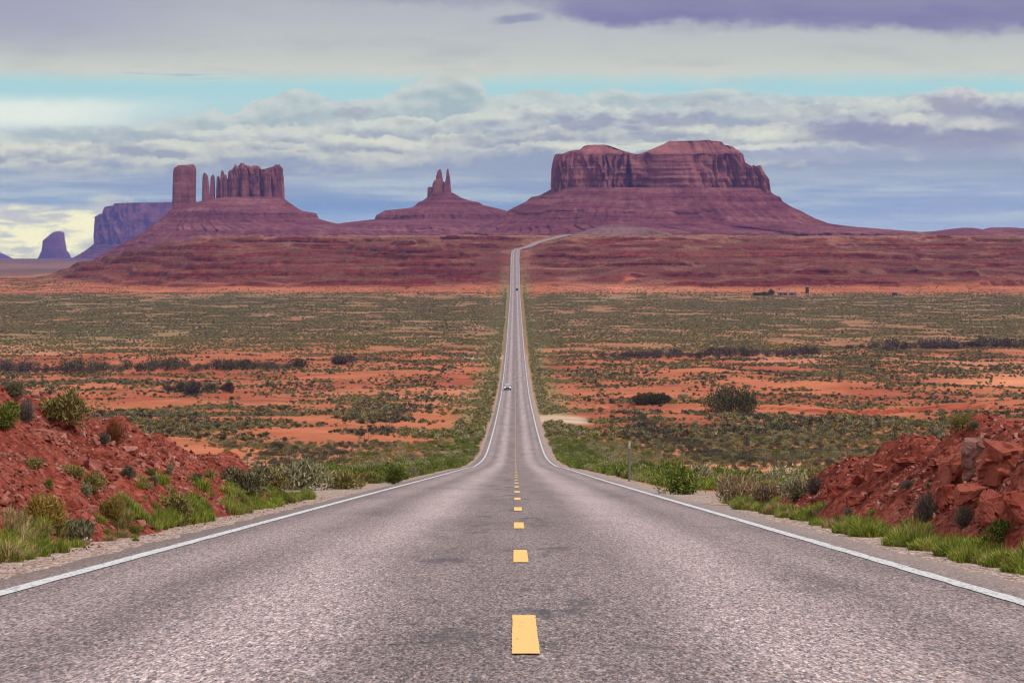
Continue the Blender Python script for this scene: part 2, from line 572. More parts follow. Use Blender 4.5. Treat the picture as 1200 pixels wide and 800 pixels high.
# ------------------------------------------------------------------ ground
def ground_material():
    m, b, p = material("desert_ground", 0.95, 0.08)
    geo = b.new("ShaderNodeNewGeometry")
    pos = geo.outputs["Position"]
    px, py, pz = b.sep(pos)
    base = b.attr("tone", "Color")
    rock = b.attr("rock")
    grav = b.attr("gravel")
    n1 = b.noise(pos, 0.35, 6, 0.6)
    n2 = b.noise(pos, 3.0, 6, 0.65)
    n3 = b.noise(b.vscale(pos, (0.02, 0.035, 0.02)), 1.0, 8, 0.68)
    k = b.add(b.add(b.mul(n1, 0.5), b.mul(n2, 0.4)), b.mul(n3, 0.9))
    c = b.mix(b.sstep(k, 0.6, 1.2), b.mix(1.0, base, (0.60, 0.55, 0.54, 1), "MULTIPLY"), b.mix(1.0, base, (1.22, 1.22, 1.16, 1), "MULTIPLY"))
    # strata in the rocky risers
    wz = b.add(pz, b.mul(b.noise(b.vscale(pos, (0.012, 0.012, 0.0)), 1.0, 4), 4.0))
    s1 = b.noise(b.xyz(b.mul(px, 0.004), b.mul(py, 0.002), b.mul(wz, 0.30)), 1.0, 4, 0.7)
    s2 = b.noise(b.xyz(b.mul(px, 0.16), b.mul(py, 0.05), b.mul(pz, 0.35)), 1.0, 7, 0.78)
    rc = b.ramp(b.add(b.mul(s1, 0.50), b.mul(s2, 0.50)), [(0.40, (0.022, 0.005, 0.006, 1)), (0.48, (0.105, 0.020, 0.017, 1)), (0.56, (0.18, 0.038, 0.027, 1)), (0.68, (0.36, 0.13, 0.09, 1))])
    c = b.mix(rock, c, rc)
    # gravel shoulder
    gp_ = b.vscale(pos, (1.0, 0.2, 0.4))
    vc = b.sep(b.voronoi(gp_, 55.0))[0]
    vc2 = b.sep(b.voronoi(gp_, 24.0))[1]
    g = b.ramp(b.add(b.mul(vc, 0.65), b.mul(vc2, 0.35)), [(0.08, (0.10, 0.065, 0.055, 1)), (0.42, (0.31, 0.215, 0.185, 1)), (0.75, (0.50, 0.375, 0.33, 1)), (1.0, (0.74, 0.64, 0.58, 1))])
    gm = b.sstep(b.add(grav, b.mul(b.sub(b.noise(pos, 1.3, 6, 0.7), 0.5), 0.8)), 0.36, 0.62)
    c = b.mix(gm, c, g)
    b.put(p.inputs["Base Color"], c)
    h = b.add(b.mul(n2, 0.6), b.mul(vc, b.mul(gm, 0.35)))
    b.put(p.inputs["Normal"], b.bump(h, 0.5, 0.06))
    return m


def rows_for_ground():
    D = [-30.0]
    while D[-1] < 11:
        D.append(D[-1] + 2.0)
    y = lambda d: HZ - F * float(road_z(d)) / d
    while D[-1] < 2150:
        d = D[-1]
        g = abs(y(d + 0.5) - y(d)) / 0.5
        D.append(d + min(max(0.55 / max(g, 1e-6), 0.05), 3.6))
    while D[-1] < 3250:
        D.append(D[-1] + 3.2)
    st = 4.0
    while D[-1] < 30000:
        st *= 1.045
        D.append(D[-1] + st)
    return np.array(D)


def ground_tone(X, D, info):
    a, off = info["a"], np.abs(info["off"])
    ypx = HZ - F * road_z(np.clip(D, 12, 4000)) / np.clip(D, 12, 4000)
    sand = np.array([0.46, 0.150, 0.074])
    red = np.array([0.34, 0.088, 0.046])
    pale = np.array([0.58, 0.265, 0.16])
    olive = np.array([0.27, 0.175, 0.095])
    pink = np.array([0.50, 0.215, 0.145])
    plain_c = np.array([0.27, 0.135, 0.115])
    n = fbm(X / 40, D / 110, 4)
    n2 = fbm(X / 130 + 4, D / 420 + 2, 3)
    def mx(c, d, t):
        return c * (1 - t[..., None]) + d * t[..., None]
    c = np.broadcast_to(sand, X.shape + (3,)).copy()
    c = mx(c, red, 0.9 * ss(n, -0.1, 0.5))
    c = mx(c, pale, 0.6 * ss(n2, 0.05, 0.6))
    # scrub flats far out
    t = ss(D, 1080, 1300) * (1 - ss(D, 2080, 2180))
    c = mx(c, olive, t * (0.72 + 0.26 * ss(n2 + 0.6 * n, -0.3, 0.5)))
    c = mx(c, pink, t * 0.4 * ss(n - 0.5 * n2, 0.25, 0.6))
    # orange strips at the foot of the ridge
    t = ss(D, 2090, 2170) * (1 - ss(D, 2250, 2400)) * (0.35 + 0.65 * ss(n2, -0.2, 0.3))
    c = mx(c, np.array([0.47, 0.165, 0.10]), t * ss(n + 0.3, 0.1, 0.6))
    # ridge flats
    t = ss(info["lift"], 2, 9)
    c = mx(c, np.array([0.19, 0.052, 0.038]), t)
    c = mx(c, np.array([0.40, 0.19, 0.13]), t * 0.55 * ss(n, 0.0, 0.5))
    t = ss(info["lift"], 40, 46)
    c = mx(c, np.array([0.36, 0.155, 0.10]), t * 0.8)
    # far plain
    t = ss(D, 2600, 4200) * (1 - ss(info["lift"], 2, 8))
    c = mx(c, plain_c, t)
    c = mx(c, np.array([0.12, 0.095, 0.080]), t * 0.7 * ss(fbm(X / 500, D / 1800, 4), -0.1, 0.35))
    # green verges
    t = (1 - ss(off, 8, 15)) * ss(off, 4.5, 5.2) * ss(D, 88, 125) * (1 - ss(D, 2100, 2700))
    c = mx(c, np.array([0.25, 0.20, 0.085]), 0.85 * t)
    # wash floor and cut bank
    am = info["am"] * (D < 1200)
    fl = ss(info["wd"], -30, -6) * (1 - ss(info["wd"], -1, 1))
    c = mx(c, np.array([0.60, 0.27, 0.175]), am * fl * 0.7)
    cb = ss(info["wd"], -1.0, 0.2) * (1 - ss(info["wd"], 2.6, 5))
    c = mx(c, np.array([0.30, 0.052, 0.026]), am * cb)
    # bright bare sand on the right, pale turnouts beside the road, a red track
    e = np.exp(-(((a - 1175) / 70) ** 2 + ((ypx - 447) / 7) ** 2))
    c = mx(c, np.array([0.70, 0.28, 0.15]), e)
    e = ss(off, 3.5, 5) * (1 - ss(off, 12, 16)) * (a > 600) * np.exp(-((D - 545) / 26.0) ** 4)
    c = mx(c, np.array([0.60, 0.44, 0.34]), e)
    e = ss(off, 3.5, 5) * (1 - ss(off, 18, 22)) * (a < 600) * np.exp(-((D - 1090) / 22.0) ** 4)
    c = mx(c, np.array([0.52, 0.36, 0.29]), e)
    e = np.exp(-(((a - 735 + (ypx - 332) * 1.6) / 4.5) ** 2)) * (ypx > 328) * (ypx < 346) * (D > 1700)
    c = mx(c, np.array([0.62, 0.17, 0.10]), e * 0.8)
    return np.clip(c, 0.02, 0.8)


def build_ground():
    D = rows_for_ground()
    A = np.concatenate([np.linspace(-0.75, -0.205, 34), np.linspace(-0.2, 0.2, 601), np.linspace(0.205, 0.75, 34)])
    DD, AA = np.meshgrid(D, A, indexing="ij")
    XX = AA * (np.maximum(DD, 0) + 15)
    Z, info = ground(XX, DD, True)
    # keep the sheet under the banks
    co = np.stack([XX, DD, Z], -1).reshape(-1, 3)
    tone = ground_tone(XX, DD, info)
    off = info["off"]
    # gravel beside the asphalt, wide pull-out at left
    lo = np.where(off < 0, 5.15, 4.75) + 0.3 * fbm(DD / 4, DD * 0 + 2, 2)
    fade = 1 - ss(DD, 90, 170)
    gr = (1 - ss(np.abs(off), lo - 0.35, lo + 0.35)) * (0.35 + 0.65 * fade)
    pull = np.exp(-((DD - 82) / 24.0) ** 4) * (off < 0) * (1 - ss(-off, 7.0, 10.0))
    gr = np.maximum(gr, pull * (0.75 + 0.25 * fbm(XX / 2, DD / 6, 3)))
    gr = np.where(DD > 110, np.maximum(gr, 0.9 * (1 - ss(np.abs(off), 4.6, 5.2)) * (1 - ss(DD, 900, 1500))), gr)
    pl = np.exp(-((DD - 72) / 16.0) ** 4) * (off > 0) * (1 - ss(off, 5.0, 7.0))
    gr = np.maximum(gr, pl * 0.7)
    # steep risers of the ridge show rock
    gz = np.gradient(Z, axis=0) / np.maximum(np.gradient(DD, axis=0), 0.01)
    rk = ss(gz, 0.10, 0.32) * ss(info["lift"], 1.5, 6) * (DD > 2150)
    rk = np.maximum(rk, 0.55 * ss(info["lift"], 3, 9) * (1 - ss(info["lift"], 30, 42)) * np.where(info["a"] < 600, 1.15, 0.8 + 0.8 * fbm(XX / 60 + 3, DD / 70, 4)))
    rk = np.clip(rk, 0, 1)
    rk = np.where(np.abs(off) < 14, rk * 0.3, rk)
    col = np.concatenate([tone.reshape(-1, 3), np.ones((co.shape[0], 1))], 1)
    me = mesh_from("ground", co, grid_faces(len(D), len(A)), [ground_material()], True,
                   dict(tone=col, rock=rk.ravel(), gravel=gr.ravel()))
    o = link("ground", me)
    tag(o, "orange red desert floor with scrub and a terraced ridge", None, None, "structure")
    return o


build_ground()


# ------------------------------------------------------------------ road
def line_left(D): return 3.86 - 0.21 * ss(D, 60, 220)
def line_right(D): return 3.46 + 0.16 * ss(D, 60, 220)


def road_rows(d0, d1):
    D = [d0]
    while D[-1] < d1:
        d = D[-1]
        D.append(d + (0.5 if d < 60 else 2.0 if d < 700 else 5.0))
    return np.array(D)


def road_frame(D):
    cx, z = road_x(D), road_z(D)
    t = np.gradient(cx, D)
    n = np.stack([1 / np.sqrt(1 + t * t), -t / np.sqrt(1 + t * t)], -1)
    return cx, z, n


def strip(D, u0, u1, lift, ncol=2, jitter=0.0):
    """a sheet between two lateral offsets that follows the road"""
    cx, z, n = road_frame(D)
    vs, lat, dist = [], [], []
    for k in range(ncol):
        u = u0 + (u1 - u0) * k / (ncol - 1)
        uu = u + (rng.normal(0, jitter, len(D)) if jitter else 0)
        x = cx + n[:, 0] * uu
        y = D + n[:, 1] * uu
        vs.append(np.stack([x, y, z - 0.006 * np.abs(u) + lift * (1 + D / 90)], -1))
        lat.append(uu + 0 * D)
        dist.append(D)
    co = np.stack(vs, 1).reshape(-1, 3)
    return co, grid_faces(len(D), ncol), np.stack(lat, 1).ravel(), np.stack(dist, 1).ravel()


def asphalt_nodes(b):
    lat = b.attr("lat")
    dist = b.attr("dist")
    # stones stand proud of the surface and hide the gaps behind them, so the grain is drawn out along the road
    vec = b.xyz(lat, b.mul(dist, 0.17), 0.0)
    v1 = b.sep(b.voronoi(vec, 98.0))[0]
    v2 = b.sep(b.voronoi(vec, 58.0))[1]
    v3 = b.voronoi(vec, 95.0)
    v4 = b.noise(vec, 30.0, 4, 0.75)
    g = b.add(b.add(b.mul(v1, 0.50), b.mul(v2, 0.30)), b.mul(b.sub(v4, 0.3), 0.5))
    c = b.ramp(g, [(0.06, (0.030, 0.026, 0.030, 1)), (0.30, (0.105, 0.090, 0.098, 1)), (0.54, (0.225, 0.196, 0.206, 1)), (0.76, (0.40, 0.350, 0.355, 1)), (0.95, (0.66, 0.60, 0.58, 1))])
    c = b.mix(b.mul(b.sstep(b.sep(v3)[2], 0.75, 1.0), 0.45), c, (0.36, 0.20, 0.16, 1))
    c = b.mix(1.0, c, (1.17, 1.10, 1.06, 1), "MULTIPLY")
    # polished wheel paths are paler, the middle of each lane and the crown are darker
    def path(u, w):
        return b.sstep(b.m("ABSOLUTE", b.sub(lat, u)), w, 0.05)
    wob = b.noise(b.xyz(b.mul(lat, 0.9), b.mul(dist, 0.05), 0.0), 1.0, 5, 0.6)
    wp = b.m("MAXIMUM", b.m("MAXIMUM", b.mul(path(-3.1, 0.6), 0.45), path(-1.6, 0.95)), b.m("MAXIMUM", path(1.6, 0.95), b.mul(path(2.9, 0.5), 0.4)))
    f = b.add(b.mul(wp, 0.95), b.mul(b.sub(wob, 0.5), 1.5))
    c = b.mix(b.m("ADD", b.mul(f, 0.6), 0.06, clamp=True), b.mix(1.0, c, (0.76, 0.74, 0.76, 1), "MULTIPLY"), b.mix(1.0, c, (1.78, 1.78, 1.82, 1), "MULTIPLY"))
    big = b.noise(b.xyz(b.mul(lat, 0.35), b.mul(dist, 0.11), 3.0), 1.0, 6, 0.6)
    c = b.mix(b.mul(b.sstep(big, 0.50, 0.70), 0.5), c, b.mix(1.0, c, (0.62, 0.60, 0.64, 1), "MULTIPLY"))
    # oil / tar blotches near the centre
    st = b.noise(b.xyz(b.mul(lat, 1.5), b.mul(dist, 0.32), 8.0), 1.0, 7, 0.68)
    cen = b.sstep(b.m("ABSOLUTE", b.add(lat, 0.15)), 1.5, 0.2)
    tar = b.mul(b.sstep(st, 0.54, 0.64), cen)
    c = b.mix(b.mul(tar, 0.8), c, (0.055, 0.05, 0.062, 1))
    # transverse cracks, thin and broken
    wig = b.noise(b.xyz(b.mul(lat, 0.9), b.mul(dist, 0.6), 1.0), 1.0, 6, 0.65)
    fr = b.m("FRACT", b.m("DIVIDE", b.add(dist, b.mul(wig, 1.6)), 6.3))
    seg = b.sstep(b.noise(b.xyz(b.mul(lat, 0.45), b.mul(dist, 0.16), 12.0), 1.0, 3), 0.50, 0.60)
    cr = b.mul(b.sstep(b.m("ABSOLUTE", b.sub(fr, 0.5)), 0.0045, 0.001), seg)
    fr2 = b.m("FRACT", b.m("DIVIDE", b.add(dist, b.mul(wig, 2.3)), 4.1))
    seg2 = b.sstep(b.noise(b.xyz(b.mul(lat, 0.7), b.mul(dist, 0.2), 22.0), 1.0, 3), 0.57, 0.63)
    cr = b.m("MAXIMUM", cr, b.mul(b.sstep(b.m("ABSOLUTE", b.sub(fr2, 0.5)), 0.004, 0.001), seg2))
    c = b.mix(b.mul(cr, 0.7), c, (0.03, 0.027, 0.03, 1))
    # dusty edges
    ed = b.sstep(b.m("ABSOLUTE", b.add(lat, 0.2)), 3.5, 4.2)
    c = b.mix(b.mul(ed, b.mul(wob, 0.9)), c, (0.36, 0.28, 0.25, 1))
    return c, g


def asphalt_material():
    m, b, p = material("chip_seal_asphalt", 0.82, 0.25)
    c, g = asphalt_nodes(b)
    b.put(p.inputs["Base Color"], c)
    b.put(p.inputs["Normal"], b.bump(g, 0.45, 0.012))
    return m


def paint_material(name, c0, c1, wear):
    m, b, p = material(name, 0.7, 0.3)
    geo = b.new("ShaderNodeNewGeometry")
    pos = geo.outputs["Position"]
    n = b.noise(pos, 14, 6, 0.7)
    v = b.sep(b.voronoi(b.vscale(pos, (1, 0.15, 1)), 60))[0]
    c = b.mix(n, c0, c1)
    w = b.sstep(b.add(b.mul(v, 0.6), b.mul(b.noise(pos, 2.5, 5, 0.7), 0.7)), 1.0 - wear, 1.12 - wear)
    c = b.mix(b.mul(w, 0.8), c, (0.22, 0.19, 0.19, 1))
    b.put(p.inputs["Base Color"], c)
    b.put(p.inputs["Normal"], b.bump(v, 0.3, 0.008))
    return m


def build_road():
    D = road_rows(-30, 3190)
    lats = np.concatenate([[-4.6], np.linspace(-4.3, 4.0, 12), [4.3]])
    cx, z, n = road_frame(D)
    jl = 0.12 * fbm(D / 1.7, D * 0 + 3, 3)
    jr = 0.12 * fbm(D / 1.9, D * 0 + 6, 3)
    vs, la, di = [], [], []
    for k, u in enumerate(lats):
        uu = u + 0 * D
        dz = 0.0
        if k <= 1:
            uu = uu + jl
        if k >= len(lats) - 2:
            uu = uu + jr
        if k == 0 or k == len(lats) - 1:
            uu = lats[1] + jl - 0.05 if k == 0 else lats[-2] + jr + 0.05
            dz = -0.09
        vs.append(np.stack([cx + n[:, 0] * uu, D + n[:, 1] * uu, z - 0.006 * abs(u) + dz + 0 * D], -1))
        la.append(uu)
        di.append(D)
    co = np.stack(vs, 1).reshape(-1, 3)
    me = mesh_from("road", co, grid_faces(len(D), len(lats)), [asphalt_material()], True,
                   dict(lat=np.stack(la, 1).ravel(), dist=np.stack(di, 1).ravel()))
    road = link("road", me)
    tag(road, "straight grey two lane highway running down into the valley", None, None, "structure")
    white = paint_material("white_road_paint", (0.52, 0.53, 0.56, 1), (0.70, 0.70, 0.72, 1), 0.20)
    yellow = paint_material("yellow_road_paint", (0.80, 0.47, 0.14, 1), (0.88, 0.57, 0.22, 1), 0.05)
    Dl = road_rows(-20, 2700)
    for side in (-1, 1):
        h = line_left(Dl) if side < 0 else line_right(Dl)
        cx, z, n = road_frame(Dl)
        e = np.where(Dl < 200, 0.005, 0.0)
        wd = 0.075 + 0.02 * ss(Dl, 60, 400)
        vs = []
        for q in (-1, 0, 1):
            uu = side * h + q * wd + rng.normal(0, 1, len(Dl)) * e * abs(q)
            vs.append(np.stack([cx + n[:, 0] * uu, Dl + n[:, 1] * uu, z - 0.006 * np.abs(uu) + 0.005 * (1 + Dl / 90)], -1))
        me = mesh_from("edge_line", np.stack(vs, 1).reshape(-1, 3), grid_faces(len(Dl), 3), [white], True)
        link("edge_line", me, road)
    V, Fc, nv = [], [], 0
    d = 14.15 - 12.05
    while d < 1500:
        Ds = np.linspace(d, d + 3.4, 60 if d < 60 else 9 if d < 100 else 3)
        co, f, _, _ = strip(Ds, -0.071, 0.071, 0.005, 5 if d < 60 else 2, 0.0016 if d < 60 else 0)
        V.append(co)
        Fc.append(f + nv)
        nv += len(co)
        d += 12.05
    me = mesh_from("centre_line", np.concatenate(V), np.concatenate(Fc), [yellow], True)
    link("centre_line", me, road)
    return road


build_road()


# ------------------------------------------------------------------ cut banks beside the road
def bank_material():
    m, b, p = material("red_shale_soil", 0.95, 0.08)
    geo = b.new("ShaderNodeNewGeometry")
    pos = geo.outputs["Position"]
    n1 = b.noise(pos, 0.9, 6, 0.6)
    n2 = b.noise(pos, 5.0, 6, 0.7)
    vc = b.voronoi(b.vscale(pos, (1.0, 0.8, 1.9)), 5.5)
    vg = b.sep(vc)[0]
    vc2 = b.sep(b.voronoi(b.vscale(pos, (1.0, 0.9, 1.7)), 15.0))[1]
    f = b.add(b.add(b.mul(n1, 0.35), b.mul(n2, 0.35)), b.add(b.mul(vg, 0.2), b.mul(vc2, 0.25)))
    c = b.ramp(f, [(0.30, (0.055, 0.012, 0.009, 1)), (0.46, (0.17, 0.034, 0.023, 1)), (0.62, (0.26, 0.060, 0.040, 1)), (0.84, (0.40, 0.135, 0.095, 1))])
    b.put(p.inputs["Base Color"], c)
    b.put(p.inputs["Normal"], b.bump(b.add(b.mul(n2, 0.6), b.add(b.mul(vg, 0.5), b.mul(vc2, 0.3))), 0.9, 0.09))
    return m


BANK = bank_material()


def build_bank(side):
    d0, d1 = (8, 83) if side < 0 else (6, 63)
    D = np.arange(d0, d1, 0.13)
    T = np.concatenate([np.arange(4.5, 9.6, 0.075), np.geomspace(9.7, 26, 26)])
    DD, TT = np.meshgrid(D, T, indexing="ij")
    cx = road_x(DD)
    off = side * TT
    h = bank_left(off, DD) if side < 0 else bank_right(off, DD)
    z = -1 - 0.0782 * DD + h
    edge = ss(DD, d1 - 1.5, d1)
    z = z - 0.6 * edge
    co = np.stack([cx + off, DD, z], -1).reshape(-1, 3)
    me = mesh_from("embankment", co, grid_faces(len(D), len(T)), [BANK], False)
    o = link("embankment", me)
    tag(o, "stony red cut bank rising on the left of the road" if side < 0 else "craggy dark red cut bank rising on the right of the road", None, None, "structure")


build_bank(-1)
build_bank(1)


# ------------------------------------------------------------------ buttes
def rock_material(name, cols, talus=False):
    m, b, p = material(name, 0.95, 0.08)
    geo = b.new("ShaderNodeNewGeometry")
    pos = geo.outputs["Position"]
    x, y, z = b.sep(pos)
    nz = b.sep(geo.outputs["Normal"])[2]
    wz = b.add(z, b.mul(b.noise(b.vscale(pos, (0.006, 0.006, 0.002)), 1.0, 4), 14.0))
    strata = b.noise(b.xyz(b.mul(x, 0.004), b.mul(y, 0.004), b.mul(wz, 0.11 if talus else 0.13)), 1.0, 5, 0.75)
    streak = b.noise(b.vscale(pos, (0.06, 0.06, 0.010)), 1.0, 7, 0.7, dist=0.6)
    blotch = b.noise(pos, 0.022, 7, 0.65)
    if talus:
        f = b.add(b.add(b.mul(strata, 0.50), b.mul(blotch, 0.30)), b.mul(b.noise(b.vscale(pos, (0.10, 0.10, 0.05)), 1.0, 6, 0.75), 0.38))
    else:
        f = b.add(b.add(b.mul(strata, 0.32), b.mul(streak, 0.40)), b.mul(blotch, 0.43))
    c = b.ramp(f, cols)
    if talus:
        # fresh pale scree on the gentler parts, small dark shrubs
        c = b.mix(b.mul(b.sstep(b.noise(pos, 0.25, 5, 0.7), 0.6, 0.68), 0.5), c, (0.10, 0.075, 0.06, 1))
    b.put(p.inputs["Base Color"], c)
    hgt = b.add(b.mul(strata, 2.5), b.add(b.mul(streak, 0 if talus else 4.0), b.mul(b.noise(pos, 0.10, 6, 0.75), 3.0)))
    b.put(p.inputs["Normal"], b.bump(hgt, 0.8, 1.6))
    return m


CLIFF = rock_material("cliff_sandstone", [(0.36, (0.060, 0.018, 0.021, 1)), (0.48, (0.19, 0.060, 0.058, 1)), (0.60, (0.325, 0.118, 0.105, 1)), (0.76, (0.46, 0.205, 0.175, 1))])
TALUS = rock_material("talus_shale", [(0.40, (0.030, 0.007, 0.010, 1)), (0.50, (0.125, 0.030, 0.036, 1)), (0.60, (0.20, 0.060, 0.062, 1)), (0.76, (0.36, 0.16, 0.145, 1))], True)


SCREE = rock_material("pale_scree", [(0.42, (0.06, 0.022, 0.022, 1)), (0.52, (0.155, 0.07, 0.066, 1)), (0.62, (0.24, 0.125, 0.115, 1)), (0.8, (0.32, 0.19, 0.17, 1))], True)


def wx(px, D): return (px - 600) / F * D
def wz(py, D): return (HZ - py) / F * D


def superell(th, n):
    c, s = np.cos(th), np.sin(th)
    return np.sign(c) * np.abs(c) ** (2 / n), np.sign(s) * np.abs(s) ** (2 / n)


def talus(name, D, levels, parent, depth=0.7, n=2.3, nth=640, nz=170, gully=0.05, seed=0.0, mat=None, step=0.024):
    """levels: (py, pxl, pxr) from the top down; footprint loops follow the silhouette on both sides"""
    lv = sorted([(wz(py, D), wx(l, D), wx(r, D)) for py, l, r in levels])
    zs = np.array([q[0] for q in lv])
    xl = np.array([q[1] for q in lv])
    xr = np.array([q[2] for q in lv])
    th = np.linspace(0, 2 * np.pi, nth, endpoint=False)
    cx, sy = superell(th, n)
    Z = np.linspace(zs[0], zs[-1], nz)
    loops = []
    for k, z in enumerate(Z):
        l, r = np.interp(z, zs, xl), np.interp(z, zs, xr)
        mid, hw = (l + r) / 2, (r - l) / 2
        dp = hw * depth
        per = th * 900 / 40
        t = (z - zs[0]) / (zs[-1] - zs[0])
        g = 1 - gully * (1.2 - t) * np.abs(perlin(np.cos(th) * 9 + seed, np.sin(th) * 9 + z / 300)) * 1.6
        g = g + 0.018 * fbm(np.cos(th) * 22 + seed, np.sin(th) * 22 + z / 25, 3)
        zz = z / 13 + seed + 0.45 * fbm(np.cos(th) * 3 + seed, np.sin(th) * 3, 3)
        saw = (zz - np.floor(zz))
        g = g + step * (ss(saw, 0.7, 1.0) - saw) * (0.4 + 1.2 * ss(perlin(np.cos(th) * 4 + seed, z / 40 + np.sin(th) * 4), -0.3, 0.4)) * (1.1 - t * 0.6)
        wgt = 0.35 + 0.65 * np.abs(sy)            # keep the drawn silhouette at both ends
        g = 1 + (g - 1) * wgt
        loops.append(np.stack([mid + hw * cx * g, D + dp * sy * g + 0 * th, np.full_like(th, z)], -1))
    last = loops[-1]
    c = last.mean(0)
    for s in (0.6, 0.25, 0.02):
        loops.append(c + (last - c) * s)
    co = np.concatenate(loops)
    me = mesh_from(name, co, grid_faces(len(loops), nth, True), [mat or TALUS], True)
    return link(name, me, parent)


def cliff(name, D, top, foot, parent, depth=0.5, n=4.5, nth=400, nz=46, flute=0.05, rim=None, seed=0.0, batter=0.05, dy=0.0, mat=None, fw=26.0, crag=3.0):
    """top, foot: lists of (px, py); a steep wall with vertical flutes whose upper edge follows the photographed skyline"""
    tx = np.array([wx(p, D) for p, _ in top])
    tz = np.array([wz(q, D) for _, q in top])
    fx = np.array([wx(p, D) for p, _ in foot])
    fz = np.array([wz(q, D) for _, q in foot])
    l, r = fx[0], fx[-1]
    tl, tr = tx[0], tx[-1]
    mid, hw = (l + r) / 2, (r - l) / 2
    tmid, thw = (tl + tr) / 2, (tr - tl) / 2
    dp = hw * depth
    th = np.linspace(0, 2 * np.pi, nth, endpoint=False) + 0.003
    cx, sy = superell(th, n)
    arc = np.cumsum(np.hypot(np.diff(np.append(cx, cx[0])) * hw, np.diff(np.append(sy, sy[0])) * dp))
    per = arc[-1]
    # flutes: periodic along the wall by blending both ends
    def flu(off, z):
        def one(q):
            q = q + 9.0 * perlin(q / 40.0 + seed, z / 70 + 1.7)
            return 0.62 * np.abs(fbm(q / fw + seed, z / 110 + off, 4, 0.58)) * (0.4 + 1.1 * ss(perlin(q / (fw * 4) + seed, z * 0 + 5.5), -0.4, 0.5)) + 0.45 * np.abs(perlin(q / (fw * 3.1) + seed + 8, z / 220 + off))
        a1, a2 = one(arc), one(arc - per)
        w = ss(arc, per * 0.9, per)
        return a1 * (1 - w) + a2 * w
    scale = min(hw, dp)
    loops = []
    for k in range(nz):
        t = k / (nz - 1)
        m_ = mid + (tmid - mid) * t
        h_ = hw + (thw - hw) * t
        x0 = m_ + h_ * cx
        f0 = np.interp(x0, fx, fz)
        z1 = np.interp(x0, tx, tz) + crag * (np.floor(perlin(arc / 7.0 + seed, arc * 0 + 2.2) * 3) / 3 + 0.5 * perlin(arc / 2.6, arc * 0 + seed))
        if rim is not None:
            z1 = np.minimum(z1, wz(rim, D) + 9.0 * perlin(arc / 70 + seed, arc * 0) + 4.0 * perlin(arc / 17 + seed, arc * 0 + 3))
        z = f0 + (z1 - f0) * t
        g = 1 - (flute * flu(3.0, z) * 2.2 * (0.35 + 0.65 * np.abs(sy))) - batter * t * np.abs(sy)
        led = 0.016 * perlin(z / 6.0 + seed, np.zeros_like(z) + 0.4 * perlin(arc / 80, z * 0))
        g = g + led * np.abs(sy)
        loops.append(np.stack([m_ + h_ * cx * (1 - (1 - g) * 0.35), D + dy + dp * sy * g, z], -1))
    last = loops[-1]
    c = np.array([tmid, D + dy, 0])
    for s in (0.96, 0.90, 0.82, 0.72, 0.60, 0.45, 0.3, 0.15, 0.02):
        x = c[0] + (last[:, 0] - c[0]) * (1 - (1 - s) * (0.35 if s > 0.5 else 1.0))
        yy = c[1] + (last[:, 1] - c[1]) * s
        zt = np.interp(x, tx, tz)
        u = ss(1 - s, 0.0, 0.5)
        z = last[:, 2] * (1 - u) + zt * u
        if rim is not None:
            z = np.minimum(zt, wz(rim, D) + np.floor((zt - wz(rim, D)) * u / 7 + 0.5) * 7 * 0.6 + (zt - wz(rim, D)) * u * 0.4)
            z = np.maximum(z, np.minimum(last[:, 2], zt))
        loops.append(np.stack([x, yy, z], -1))
    co = np.concatenate(loops)
    me = mesh_from(name, co, grid_faces(len(loops), nth, True), [mat or CLIFF], True)
    return link(name, me, parent)


def butte_root(name, px, D, label):
    o = link(name, None, None, (0, 0, 0))
    tag(o, label, "butte", "sandstone buttes on the skyline")
    return o


